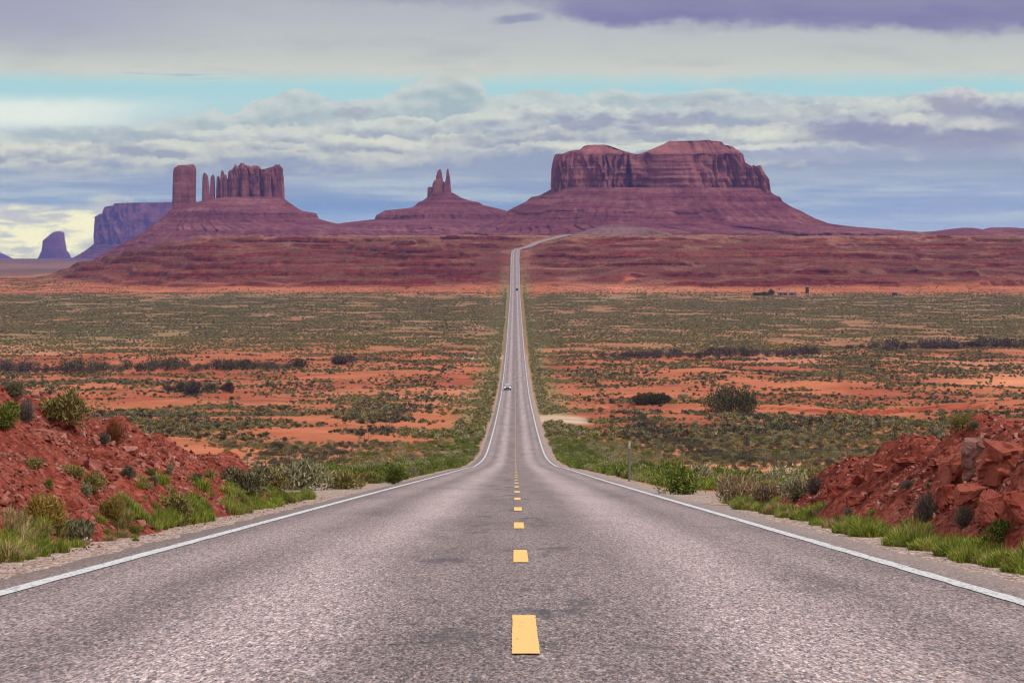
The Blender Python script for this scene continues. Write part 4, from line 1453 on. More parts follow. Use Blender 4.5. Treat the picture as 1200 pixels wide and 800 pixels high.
def density(X, D):
    zr = road_z(np.clip(D, 12, 4000))
    ypx = HZ - F * zr / D
    a = 600 + F * X / D
    off = np.abs(X - road_x(np.clip(D, 0, 3200)))
    n = fbm(X / 22 + 3, D / 34 + 1, 4)
    n2 = fbm(X / 75 + 8, D / 150 + 5, 3)
    d = np.interp(ypx, [275, 300, 333, 337, 346, 352, 366, 392, 398, 406, 414, 426, 434, 446, 458, 466, 474, 484, 500, 560],
                  [0.5, 0.35, 0.32, 0.26, 0.4, 0.95, 1.05, 1.0, 0.85, 0.7, 0.54, 0.42, 0.46, 0.46, 0.44, 0.38, 0.50, 0.64, 0.66, 0.62])
    d = d + patches(a, ypx, [(180, 376, 330, 16, 0.25), (100, 402, 160, 5, -0.35), (120, 424, 260, 7, -0.35), (430, 445, 190, 26, -0.16), (520, 490, 70, 14, -0.75), (230, 530, 110, 9, -0.75), (390, 535, 40, 8, -0.3),
                             (1020, 430, 220, 14, 0.28), (1150, 447, 90, 6, -0.8), (1110, 500, 130, 10, -0.3), (790, 458, 150, 6, -0.5), (790, 477, 150, 6, -0.55), (740, 440, 130, 12, 0.10), (690, 402, 60, 6, -0.4), (720, 360, 40, 8, -0.25),
                             (330, 485, 230, 14, 0.35), (820, 505, 200, 20, 0.25), (1010, 545, 120, 16, -0.35), (700, 545, 60, 8, -0.2), (930, 482, 70, 7, -0.8), (60, 445, 120, 10, 0.2), (645, 430, 30, 20, 0.25)])
    far_ = ss(D, 1000, 1250)
    d = d * (0.50 + 0.03 * far_ + (1.5 - 0.6 * far_) * n + (0.9 - 0.45 * far_) * n2) * 1.1
    d = np.where(d > 0, d, 0)
    # green verge
    v = (1 - ss(off, 5.5, 12 + 4 * n)) * ss(off, 4.5, 5.0) * ss(D, 84, 120) * (1 - ss(D, 2000, 2600))
    d = np.maximum(d, v * 0.7)
    # fence line
    fl = np.exp(-((off - 23) / 1.4) ** 2) * (D > 180) * (D < 1000)
    d = np.maximum(d, fl * 0.10)
    am = np.where(X < 0, ss(-X, 30, 60), ss(X, 12, 22)) * (D < 1000)
    wd = wash_d(X, D)
    fl = ss(wd, -30, -20) * (1 - ss(wd, 3, 6)) * am
    d = d * (1 - 0.93 * fl)
    d = np.where(off < 4.75 + 0.0008 * D, 0, d)
    d = np.where((off > 0) & (X - road_x(np.clip(D, 0, 3200)) > 0) & (off < 14) & (np.abs(D - 545) < 27), 0, d)
    d = np.where((X < 0) & (off < 9.5) & (D > 58) & (D < 104), 0, d)
    d = np.where((X > 0) & (off < 6.4) & (D > 60) & (D < 92), 0, d)
    return np.clip(d, 0, 1), off, n, ypx, a


def sample(D0, D1, per_m2, amax=0.2):
    area = amax * (D1 ** 2 - D0 ** 2)
    n = int(area * per_m2)
    D = np.sqrt(rng.uniform(D0 ** 2, D1 ** 2, n))
    X = rng.uniform(-amax, amax, n) * D
    d, off, nz, ypx, a = density(X, D)
    k = rng.uniform(0, 1, n) < d
    return X[k], D[k], off[k], nz[k], ypx[k], a[k]


KINDS = ["dark", "sage", "olive", "pale", "green", "drygrass"]
SRC = []
for k, kd in enumerate(KINDS):
    for v in range(3):
        me = foliage("desert_shrub", 200 + k * 10 + v, 110 if kd != "drygrass" else 60, 1.0, 0.55 if kd != "drygrass" else 0.5, 0.21 if kd != "drygrass" else 0.34, LEAF[kd], 0.5, 5, 0.5 if kd != "drygrass" else 0.16)
        SRC.append(bpy.data.objects.new("desert_shrub", me))
for k, kd in enumerate(KINDS):
    for v in range(3):
        me = foliage("desert_shrub", 1200 + k * 10 + v, 620 if kd != "drygrass" else 260, 1.0, 0.55 if kd != "drygrass" else 0.5, 0.075 if kd != "drygrass" else 0.26, LEAF[kd], 0.5, 8, 0.42 if kd != "drygrass" else 0.08, fan=(kd == "drygrass"))
        SRC.append(bpy.data.objects.new("desert_shrub", me))
for q, o in enumerate(SRC):
    o.name = "desert_shrub.%03d" % q


def pick_kind(X, D, off, nz, ypx, a):
    n = len(X)
    u = rng.uniform(0, 1, n)
    m = fbm(X / 30 + 20, D / 60 + 9, 3)
    kind = np.full(n, 1)
    kind = np.where(u + 0.6 * m < 0.40, 0, kind)
    kind = np.where((u > 0.58) & (m > -0.3), 2, kind)
    kind = np.where(u > 0.82, 3, kind)
    kind = np.where((u > 0.965), 4, kind)
    kind = np.where((u > 0.93) & (u < 0.955), 5, kind)
    far = ypx < 398
    kind = np.where(far & (kind == 0) & (rng.uniform(0, 1, n) < np.where(a > 560, 0.8, 0.45)), np.where(rng.uniform(0, 1, n) < 0.5, 2, 3), kind)
    kind = np.where(far & (rng.uniform(0, 1, n) < 0.16), 5, kind)
    kind = np.where(far & (kind == 4), 2, kind)
    kind = np.where((ypx < 412) & (ypx > 394), np.where(kind == 0, 2, kind), kind)
    v = (off < 17) & (D < 2300)
    r2 = rng.uniform(0, 1, n)
    kind = np.where(v & (r2 < 0.55), 2, kind)
    kind = np.where(v & (r2 > 0.42) & (r2 < 0.85), 3, kind)
    kind = np.where(v & (r2 > 0.85), np.where(D < 500, 4, 5), kind)
    kind = np.where((off < 10) & (D < 420) & (r2 < 0.6), 4, kind)
    fl = (np.abs(off - 23) < 2) & (D > 180) & (D < 700)
    kind = np.where(fl, 0, kind)
    return kind


C, S, HS, ID, NEAR = [], [], [], [], []
for (d0, d1, per, s0, s1) in ((84, 330, 0.75, 0.4, 1.7), (330, 620, 0.48, 0.55, 1.9), (620, 1120, 0.36, 0.5, 1.8), (1120, 2150, 0.50, 0.5, 1.7), (2150, 3100, 0.24, 0.5, 1.6)):
    X, D, off, nz, ypx, a = sample(d0, d1, per)
    s = s0 + (s1 - s0) * rng.beta(1.6, 3.2, len(X))
    kd = pick_kind(X, D, off, nz, ypx, a)
    z = surf(X, D)
    ok = (a > -40) & (a < 1240)
    ok &= ~((X < 0) & (D < 84))
    X, D, s, kd, z, off = X[ok], D[ok], s[ok], kd[ok], z[ok], off[ok]
    hs = rng.uniform(0.75, 1.2, len(X))
    C.append(np.stack([X, D, z - 0.03], -1))
    S.append(s)
    HS.append(hs)
    ID.append(kd)
# small low tufts between the shrubs
for (d0, d1, per) in ((84, 330, 1.5), (330, 700, 0.85), (700, 1200, 0.35)):
    X, D, off, nz, ypx, a = sample(d0, d1, per * 0.9)
    j = rng.normal(0, 1, (2, len(X))) * np.array([[1.6], [4.0]])
    X, D = X + j[0], D + j[1]
    off = np.abs(X - road_x(np.clip(D, 0, 3200)))
    ok = (np.abs(X) < 0.19 * D) & (off > 4.9 + 0.0008 * D) & ~((X < 0) & (D < 106) & (off < 9.5)) & ~((X > 0) & (off < 14) & (np.abs(D - 545) < 27)) & (D > 84) & ~((X > 0) & (off < 6.4) & (D < 92))
    X, D = X[ok], D[ok]
    C.append(np.stack([X, D, surf(X, D) - 0.02], -1))
    S.append(rng.uniform(0.22, 0.62, len(X)) * (1 + D / 1200))
    HS.append(rng.uniform(0.5, 0.9, len(X)))
    ID.append(rng.choice([2, 3, 5, 1], len(X), p=[0.40, 0.25, 0.22, 0.13]))
C, S, HS, ID = np.concatenate(C), np.concatenate(S), np.concatenate(HS), np.concatenate(ID)

# the 280 that show largest are shrubs of their own
big = S * F / C[:, 1] * (np.abs(C[:, 0]) < 0.178 * C[:, 1]) * (C[:, 1] > 112)
order = np.argsort(-big)[:280]
mask = np.ones(len(C), bool)
mask[order] = False
names = {0: ("sagebrush", "dark grey green sagebrush mound on the orange sand", "dark sagebrush scattered over the near valley floor"),
         1: ("sagebrush", "grey green sagebrush mound on the orange sand", "grey sagebrush scattered over the near valley floor"),
         2: ("rabbitbrush", "olive yellow rabbitbrush mound on the near valley floor", "olive rabbitbrush scattered over the near valley floor"),
         3: ("saltbush", "pale grey green saltbush mound on the near valley floor", "pale saltbush scattered over the near valley floor"),
         4: ("greasewood", "fresh green shrub growing on the road's verge", "green shrubs along the road's verges"),
         5: ("bunchgrass", "dry straw coloured grass clump on the orange sand", "dry grass clumps on the near valley floor")}
for k in range(6):
    sel = order[ID[order] == k]
    if not len(sel):
        continue
    nm, lb, gr = names[k]
    pr = [proto(nm, 320 + k * 10 + q, 900, 1.0, 0.56, 0.07, KINDS[k], 0.5, True, 9, 0.42 if k < 5 else 0.14) for q in range(min(3, len(sel)))]
    copies(pr, [(C[i, 0], C[i, 1], C[i, 2], S[i], HS[i]) for i in sel], lb, "shrub", gr, nm)
which = ID[mask] * 3 + rng.integers(0, 3, mask.sum()) + np.where(C[mask][:, 1] < 420, 18, 0)
tag(scatter("desert_scrub", C[mask], S[mask], HS[mask], which, SRC), "low grey green scrub covering the valley floor", "scrub", None, "stuff")

# ------------------------------------------------------------------ grass along the road
GS = []
for k, (kd, w, h, n) in enumerate((("grass", 0.62, 0.42, 330), ("grass", 0.8, 0.34, 420), ("olive", 0.6, 0.40, 300), ("drygrass", 0.55, 0.44, 230), ("green", 0.5, 0.46, 260))):
    GS.append(bpy.data.objects.new("grass_tuft.%03d" % k, tuft_mesh("grass_tuft", 700 + k, n, w, h, LEAF[kd], 0.0062)))


def grass_points():
    P, S_, I_ = [], [], []

    def put(D, off, s, idx):
        X = road_x(D) + off
        P.append(np.stack([X, D, surf(X, D) - 0.02], -1))
        S_.append(s)
        I_.append(idx)
    # right: one long bright strip at the toe of the bank
    n = 1900
    D = 22 + 62 * rng.uniform(0, 1, n) ** 1.2
    inner = 4.42 + 0.20 * fbm(D / 2.2, D * 0 + 31, 3)
    off = inner + np.abs(rng.normal(0, 0.15, n)) + ss(D, 55, 64) * rng.uniform(0, 1.5, n)
    keep = fbm(D / 1.4 + 3, off / 0.8, 3) > -0.10
    keep &= ~((D > 62) & (off < 5.8))
    D, off = D[keep], off[keep]
    hh = np.interp(D, [22, 27, 36, 50, 84], [0.50, 0.58, 0.72, 0.56, 0.72])
    put(D, off, rng.uniform(0.6, 1.1, len(D)) * hh * (0.9 + 0.5 * fbm(D / 1.6, off, 3)), rng.choice(5, len(D), p=[.36, .26, .17, .09, .12]))
    # left: clumps
    for (p0, p1, m, pd, sc) in ((-6, 62, 70, .10, .66), (-6, 24, 26, .65, .80), (62, 175, 26, .18, .45), (128, 168, 34, .35, .66), (176, 240, 95, .03, .72), (252, 298, 130, .02, .74), (300, 358, 170, .02, .76), (147, 153, 4, 0, .30)):
        px = rng.uniform(p0, p1, m)
        edge = 4.95 + 0.18 * fbm(px / 14, px * 0 + 6, 3) if m > 10 else 4.55 + 0 * px
        o_ = -(edge + np.abs(rng.normal(0, 0.26, m)))
        D_ = np.abs(o_) * F / (600 - px)
        tuft = 0.75 + 0.5 * fbm(px / 9, o_ * 2, 3)
        p = np.array([.34, .26, .24, 0, .16]) * (1 - pd)
        p[3] = pd
        put(D_, o_, rng.uniform(0.6, 1.1, m) * sc * tuft, rng.choice(5, m, p=p / p.sum()))
    # both verges farther down
    n = 2600
    D = 84 + 260 * rng.uniform(0, 1, n) ** 1.3
    sd = rng.choice([-1, 1], n)
    off = sd * (4.5 + np.abs(rng.normal(0, 1.5, n)) + 0.5)
    k = ~((sd < 0) & (D < 108) & (np.abs(off) < 8.5))
    D, off = D[k], off[k]
    put(D, off, rng.uniform(0.6, 1.3, len(D)), rng.choice(5, len(D), p=[.36, .24, .2, .1, .1]))
    return np.concatenate(P), np.concatenate(S_), np.concatenate(I_)


gp, gs_, gi_ = grass_points()
tag(scatter("grass", gp, gs_, np.ones(len(gp)), gi_, GS), "bright green grass growing along both road verges", "grass", None, "stuff")


# ------------------------------------------------------------------ loose rock
def rock_mat(name, lo, mid, hi):
    m, b, p = material(name, 0.93, 0.12)
    tc = b.new("ShaderNodeTexCoord")
    oi = b.new("ShaderNodeObjectInfo")
    pos = tc.outputs["Object"]
    n = b.noise(pos, 3.0, 7, 0.65)
    n2 = b.noise(b.vscale(pos, (1, 1, 4)), 2.2, 5, 0.6)
    f = b.add(b.add(b.mul(n, 0.45), b.mul(n2, 0.3)), b.mul(oi.outputs["Random"], 0.42))
    c = b.ramp(f, [(0.28, lo + (1,)), (0.54, mid + (1,)), (0.86, hi + (1,))])
    b.put(p.inputs["Base Color"], c)
    b.put(p.inputs["Normal"], b.bump(n, 0.6, 0.05))
    return m


STONE = rock_mat("broken_red_shale", (0.05, 0.011, 0.009), (0.20, 0.048, 0.034), (0.50, 0.23, 0.18))
CRAG = rock_mat("red_sandstone_block", (0.075, 0.015, 0.011), (0.22, 0.047, 0.032), (0.40, 0.125, 0.088))
PALE = rock_mat("pale_weathered_sandstone", (0.15, 0.062, 0.055), (0.32, 0.165, 0.145), (0.48, 0.32, 0.29))


def rock_mesh(name, seed, sx, sy, sz, mat, npts=16, bev=0.03):
    g = np.random.default_rng(seed)
    bm = bmesh.new()
    for k in range(npts):
        v = g.uniform(-1, 1, 3)
        v = np.sign(v) * np.abs(v) ** 0.55
        bm.verts.new((v[0] * sx * 0.5, v[1] * sy * 0.5, v[2] * sz * 0.5))
    r = bmesh.ops.convex_hull(bm, input=bm.verts)
    bmesh.ops.delete(bm, geom=[v for v in r["geom_interior"] if isinstance(v, bmesh.types.BMVert)], context="VERTS")
    bmesh.ops.dissolve_limit(bm, angle_limit=R(12), verts=bm.verts, edges=bm.edges)
    bmesh.ops.bevel(bm, geom=bm.edges[:], offset=bev * min(sx, sy, sz), segments=1, affect="EDGES", clamp_overlap=True)
    bmesh.ops.recalc_face_normals(bm, faces=bm.faces)
    me = bpy.data.meshes.new(name)
    bm.to_mesh(me)
    bm.free()
    me.materials.append(mat)
    return me


def crag_mesh(name, seed, sx, sy, sz, mat):
    """a large block: hull, cut finer and roughened along its bedding"""
    g = np.random.default_rng(seed)
    bm = bmesh.new()
    for k in range(20):
        v = g.uniform(-1, 1, 3)
        v = np.sign(v) * np.abs(v) ** 0.42
        bm.verts.new((v[0] * sx * 0.5, v[1] * sy * 0.5, v[2] * sz * 0.5))
    r = bmesh.ops.convex_hull(bm, input=bm.verts)
    bmesh.ops.delete(bm, geom=[v for v in r["geom_interior"] if isinstance(v, bmesh.types.BMVert)], context="VERTS")
    bmesh.ops.subdivide_edges(bm, edges=bm.edges[:], cuts=11, use_grid_fill=True)
    bmesh.ops.triangulate(bm, faces=bm.faces[:])
    co = np.array([v.co[:] for v in bm.verts])
    s = max(sx, sy, sz)
    u = co / s * 3.2 + seed
    # fracture cells: each has its own offset and tilt, so the faces break in flat steps
    seeds = g.uniform(-0.5, 0.5, (26, 3)) * np.array([sx, sy, sz])
    offs = g.uniform(-1, 1, 26)
    tilt = g.normal(0, 1, (26, 3))
    wob = co + 0.035 * s * np.stack([perlin(u[:, 1] * 2, u[:, 2] * 2), perlin(u[:, 0] * 2 + 5, u[:, 2] * 2), perlin(u[:, 0] * 2 + 9, u[:, 1] * 2)], -1)
    k = np.argmin(((wob[:, None, :] - seeds[None]) ** 2 * np.array([1, 1, 1.8])).sum(-1), axis=1)
    dsp = 0.055 * s * offs[k] + 0.16 * (tilt[k] * (co - seeds[k])).sum(-1) + 0.012 * s * fbm(u[:, 0] * 4, u[:, 2] * 6 + u[:, 1] * 2, 3)
    nrm = co / np.maximum(np.linalg.norm(co, axis=1), 1e-6)[:, None]
    co = co + nrm * dsp[:, None]
    for v, c in zip(bm.verts, co):
        v.co = c
    bmesh.ops.recalc_face_normals(bm, faces=bm.faces)
    me = bpy.data.meshes.new(name)
    bm.to_mesh(me)
    bm.free()
    me.materials.append(mat)
    return me


RS = []
for k in range(9):
    sh = [(1, .8, .5), (1, .6, .35), (.9, .9, .4), (1.1, .5, .45), (1, .7, .3), (.8, .7, .6), (1.2, .6, .3), (1, 1, .35), (.9, .6, .5)][k]
    RS.append(bpy.data.objects.new("loose_stone.%03d" % k, rock_mesh("loose_stone", 800 + k, *sh, STONE if k < 8 else PALE)))


def rubble():
    P, S_, I_ = [], [], []
    for side in (-1, 1):
        n = 24000 if side < 0 else 17000
        d0, d1 = (26, 76) if side < 0 else (24, 60)
        D = rng.uniform(d0, d1, n)
        off = side * (4.9 + np.abs(rng.uniform(0, 5.0, n)))
        X = road_x(D) + off
        h = bank_left(off, D) if side < 0 else bank_right(off, D)
        k = (h > 0.03) & (np.abs(X) < 0.19 * D) & (fbm(X / 1.1 + 5, D / 1.6, 3) > -0.5)
        X, D, off = X[k], D[k], off[k]
        P.append(np.stack([X, D, surf(X, D)], -1))
        s = 0.04 + (0.30 if side < 0 else 0.24) * rng.beta(0.85, 6.5, len(X))
        s = s * (0.75 + 0.5 * ss(fbm(X / 1.5, D / 2, 2), -0.2, 0.4))
        S_.append(s)
        I_.append(np.where(rng.uniform(0, 1, len(X)) < 0.09, 8, rng.integers(0, 8, len(X))))
    # some that rolled down to the toe
    n = 500
    D = rng.uniform(24, 70, n)
    sd = rng.choice([-1, 1], n)
    off = sd * (4.6 + np.abs(rng.normal(0, 0.6, n)))
    X = road_x(D) + off
    P.append(np.stack([X, D, surf(X, D) + 0.005], -1))
    S_.append(0.02 + 0.09 * rng.beta(1, 5, n))
    I_.append(rng.integers(0, 9, n))
    return np.concatenate(P), np.concatenate(S_), np.concatenate(I_)


rp, rs_, ri_ = rubble()
tag(scatter("rock_rubble", rp, rs_, np.ones(len(rp)), ri_, RS), "broken red stones covering both cut banks", "rubble", None, "stuff")

# boulders one can point to
for k, (px, py, w, h, mat, lab) in enumerate([
    (1153, 548, 44, 52, PALE, "pale greyish boulder slab at the top of the right crag"),
    (1180, 556, 52, 60, CRAG, "big dark red block cut by the right edge below the crest"),
    (1124, 566, 36, 40, CRAG, "upright dark red block left of the pale slab"),
    (1113, 592, 26, 36, CRAG, "narrow red block at the left foot of the crag"),
    (1140, 594, 36, 40, CRAG, "squarish red block at the middle of the crag"),
    (1166, 604, 40, 46, CRAG, "wide red block low in the crag"),
    (1194, 612, 36, 50, CRAG, "dark red block low at the right edge"),
    (1100, 546, 26, 10, CRAG, "flat red ledge block on the slope left of the crag"),
    (1066, 545, 40, 9, CRAG, "long flat red slab on the upper slope of the right bank"),
    (1036, 553, 28, 8, CRAG, "flat red slab nearer the low end of the right bank"),
    (1011, 566, 26, 11, CRAG, "rounded red boulder on the low skyline of the right bank"),
    (984, 578, 28, 14, CRAG, "low rounded red boulder near the low tip of the right bank"),
    (962, 591, 22, 13, CRAG, "red boulder at the very tip of the right bank"),
    (1004, 590, 26, 14, CRAG, "flat dark boulder below the rounded ones on the right bank"),
    (70, 500, 22, 14, STONE, "red block sticking out under the large olive bush at left"),
    (50, 512, 34, 13, STONE, "flat red slab on the left bank's upper slope"),
    (150, 530, 22, 10, STONE, "flat stone on the left bank's skyline right of the rust brown bush"),
    (108, 520, 20, 11, STONE, "angular stone left of the rust brown bush"),
    (34, 600, 24, 11, STONE, "flat red stone above the yellow brown bush at left"),
    (110, 548, 22, 10, STONE, "angular stone in the middle of the left bank")]):
    X, D, z = at(px, py)
    w_, h_ = w * D / F, h * D / F
    me = crag_mesh("sandstone_boulder", 900 + k, w_ * 1.0, max(w_ * 0.85, h_ * 0.9), h_ * 1.0, mat)
    o = link("sandstone_boulder", me, None, (X, D + 0.22 * w_, z + h_ * 0.14))
    o.rotation_euler = (rng.normal(0, 0.10), rng.normal(0, 0.13), rng.normal(0, 0.3))
    tag(o, lab, "boulder")

# ------------------------------------------------------------------ posts and fences
WOOD = plain("weathered_grey_wood", (0.20, 0.165, 0.14), 0.9, 0.1, 0, 0.3)
STEEL = plain("rusty_fence_steel", (0.12, 0.095, 0.085), 0.7, 0.3, 0.3, 0.3)
WIRE = plain("fence_wire", (0.16, 0.14, 0.13), 0.6, 0.3, 0.6)


def box_into(bm, x0, x1, y0, y1, z0, z1):
    vs = [bm.verts.new((x, y, z)) for z in (z0, z1) for y in (y0, y1) for x in (x0, x1)]
    for q in ((0, 2, 3, 1), (4, 5, 7, 6), (0, 1, 5, 4), (2, 6, 7, 3), (0, 4, 6, 2), (1, 3, 7, 5)):
        bm.faces.new([vs[i] for i in q])
    return vs


def bm_mesh(name, bm, mat, smooth=False):
    bmesh.ops.recalc_face_normals(bm, faces=bm.faces)
    me = bpy.data.meshes.new(name)
    bm.to_mesh(me)
    bm.free()
    me.materials.append(mat)
    me.polygons.foreach_set("use_smooth", np.full(len(me.polygons), smooth))
    return me


def round_post(name, r0, r1, h, mat, seg=10, seed=0):
    g = np.random.default_rng(seed)
    V = []
    lv = np.linspace(0, 1, 7)
    for t in lv:
        r = (r0 + (r1 - r0) * t)
        dx, dy = g.normal(0, 0.004, 2)
        for s in range(seg):
            a = 2 * math.pi * s / seg
            rr = r * (1 + g.normal(0, 0.05))
            V.append((dx + rr * math.cos(a), dy + rr * math.sin(a), h * t - 0.15 * (1 - t)))
    Fc = grid_faces(7, seg, True).tolist()
    Fc.append(list(range(6 * seg, 7 * seg)))
    return mesh_from(name, V, Fc, [mat])


X, D, z = at(737.5, 564)
post = link("marker_post", None, None, (X, D, z))
tag(post, "slim weathered grey post standing alone on the right verge", "post")
ph = 43 * D / F
link("shaft", round_post("shaft", 0.045, 0.04, ph, WOOD, 10, 5), post)
link("cap", round_post("cap", 0.046, 0.043, 0.14, plain("pale_post_top", (0.42, 0.40, 0.38), 0.8, 0.2), 10, 6), post, (0, 0, ph + 0.01))


def fence(side, label):
    root = link("wire_fence", None, None, (0, 0, 0))
    tag(root, label, "fence")
    Ds = np.arange(150, 1150, 9.0)
    off = side * (23.0 if side > 0 else 22.0)
    X = road_x(Ds) + off + rng.normal(0, 0.15, len(Ds))
    Z = ground(X, Ds)
    pm = round_post("post", 0.036, 0.03, 1.25, STEEL, 6, 9)
    nnear = 95
    for k in range(min(nnear, len(Ds))):
        o = link("post", pm, root, (X[k], Ds[k], Z[k]), rng.uniform(0, 6))
        o.scale = (1, 1, rng.uniform(0.88, 1.08))
    V, Fc = [], []
    pv = np.array([v.co[:] for v in pm.vertices])
    pf = [list(p.vertices) for p in pm.polygons]
    for k in range(nnear, len(Ds)):
        b0 = len(V)
        V += (pv + np.array([X[k], Ds[k], Z[k]])).tolist()
        Fc += [[i + b0 for i in f] for f in pf]
    if V:
        tag(link("far_posts", mesh_from("far_posts", V, Fc, [STEEL]), root), kind="stuff")
    V, Fc = [], []
    for hw in (0.35, 0.65, 0.95, 1.22):
        for s in range(3):
            b0 = len(V)
            an = s * 2.094
            V += [(x + 0.006 * math.cos(an), d, zz + hw + 0.006 * math.sin(an)) for x, d, zz in zip(X, Ds, Z)]
        n = len(Ds)
        b0 = len(V) - 3 * n
        for s in range(3):
            s2 = (s + 1) % 3
            Fc += [(b0 + s * n + i, b0 + s * n + i + 1, b0 + s2 * n + i + 1, b0 + s2 * n + i) for i in range(n - 1)]
    link("wire", mesh_from("wire", V, Fc, [WIRE]), root)


fence(1, "thin wire fence running straight up the valley right of the road")
fence(-1, "thin wire fence running straight up the valley left of the road")

# ------------------------------------------------------------------ vehicles
TYRE = plain("tyre_rubber", (0.02, 0.02, 0.02), 0.85, 0.2)
RIM = plain("wheel_alloy", (0.45, 0.45, 0.46), 0.35, 0.5, 0.8)
GLASS, _b, _p = material("tinted_car_glass", 0.06, 0.6)
_p.inputs["Base Color"].default_value = (0.018, 0.02, 0.024, 1)
TRIM = plain("black_car_trim", (0.025, 0.025, 0.027), 0.6, 0.3)
LAMP, _b, _p = material("lit_headlamp", 0.15, 0.6)
_p.inputs["Base Color"].default_value = (0.85, 0.85, 0.85, 1)
_p.inputs["Emission Color"].default_value = (1.0, 0.97, 0.90, 1)
_p.inputs["Emission Strength"].default_value = 1.0
REDL = plain("red_tail_lamp", (0.25, 0.01, 0.01), 0.25, 0.5)
CHROME = plain("chrome_trim", (0.55, 0.55, 0.57), 0.2, 0.5, 0.9)


def profile_body(name, prof, widths, mat, bev=0.06):
    """side profile (y forward, z up) swept across the car, narrower where widths say so"""
    bm = bmesh.new()
    n = len(prof)
    rows = []
    for s in (-1, -0.82, 0.82, 1):
        row = []
        for (y, z), w in zip(prof, widths):
            inset = 0.0 if abs(s) < 0.9 else 1.0
            zz = z - (0.035 * inset if z > 0.6 else 0)
            row.append(bm.verts.new((s * w, y * (1 - 0.012 * inset), zz)))
        rows.append(row)
    for a, b in zip(rows[:-1], rows[1:]):
        for i in range(n):
            j = (i + 1) % n
            bm.faces.new((a[i], a[j], b[j], b[i]))
    bm.faces.new(rows[0][::-1])
    bm.faces.new(rows[-1])
    bmesh.ops.recalc_face_normals(bm, faces=bm.faces)
    bmesh.ops.bevel(bm, geom=bm.edges[:], offset=bev * 0.5, segments=2, affect="EDGES", clamp_overlap=True)
    return bm_mesh(name, bm, mat, True)


def wheel_meshes():
    bm = bmesh.new()
    seg = 20
    prof = [(-0.11, 0.24), (-0.12, 0.31), (-0.09, 0.35), (0.09, 0.35), (0.12, 0.31), (0.11, 0.24)]
    V = []
    for s in range(seg):
        a = 2 * math.pi * s / seg
        V += [(x, r * math.cos(a), r * math.sin(a)) for x, r in prof]
    ty = mesh_from("tyre", V, grid_faces(seg + 1, 6)[: 0].tolist() + [((s * 6 + i), (s * 6 + i + 1), ((s + 1) % seg) * 6 + i + 1, ((s + 1) % seg) * 6 + i) for s in range(seg) for i in range(5)], [TYRE], True)
    bm.free()
    V = []
    for s in range(seg):
        a = 2 * math.pi * s / seg
        r = 0.24 if s % 2 else 0.235
        V += [(-0.10, r * math.cos(a), r * math.sin(a)), (0.10, r * math.cos(a), r * math.sin(a)), (-0.07, 0.1 * math.cos(a), 0.1 * math.sin(a)), (0.07, 0.1 * math.cos(a), 0.1 * math.sin(a))]
    Fc = []
    for s in range(seg):
        t = (s + 1) % seg
        Fc += [(s * 4, t * 4, t * 4 + 2, s * 4 + 2), (s * 4 + 1, t * 4 + 1, t * 4 + 3, s * 4 + 3)]
    Fc += [[s * 4 + 2 for s in range(seg)], [s * 4 + 3 for s in range(seg)]]
    rm = mesh_from("rim", V, Fc, [RIM])
    return ty, rm


TY, RM = wheel_meshes()


def quad_panel(name, pts, mat, out=0.012, th=0.02):
    """a thin solid panel over four or more coplanar points"""
    p = [Vector(q) for q in pts]
    nrm = (p[1] - p[0]).cross(p[2] - p[1]).normalized()
    bm = bmesh.new()
    a = [bm.verts.new(q + nrm * out) for q in p]
    b = [bm.verts.new(q + nrm * (out - th)) for q in p]
    bm.faces.new(a)
    bm.faces.new(b[::-1])
    for i in range(len(p)):
        j = (i + 1) % len(p)
        bm.faces.new((a[i], b[i], b[j], a[j]))
    return bm_mesh(name, bm, mat)


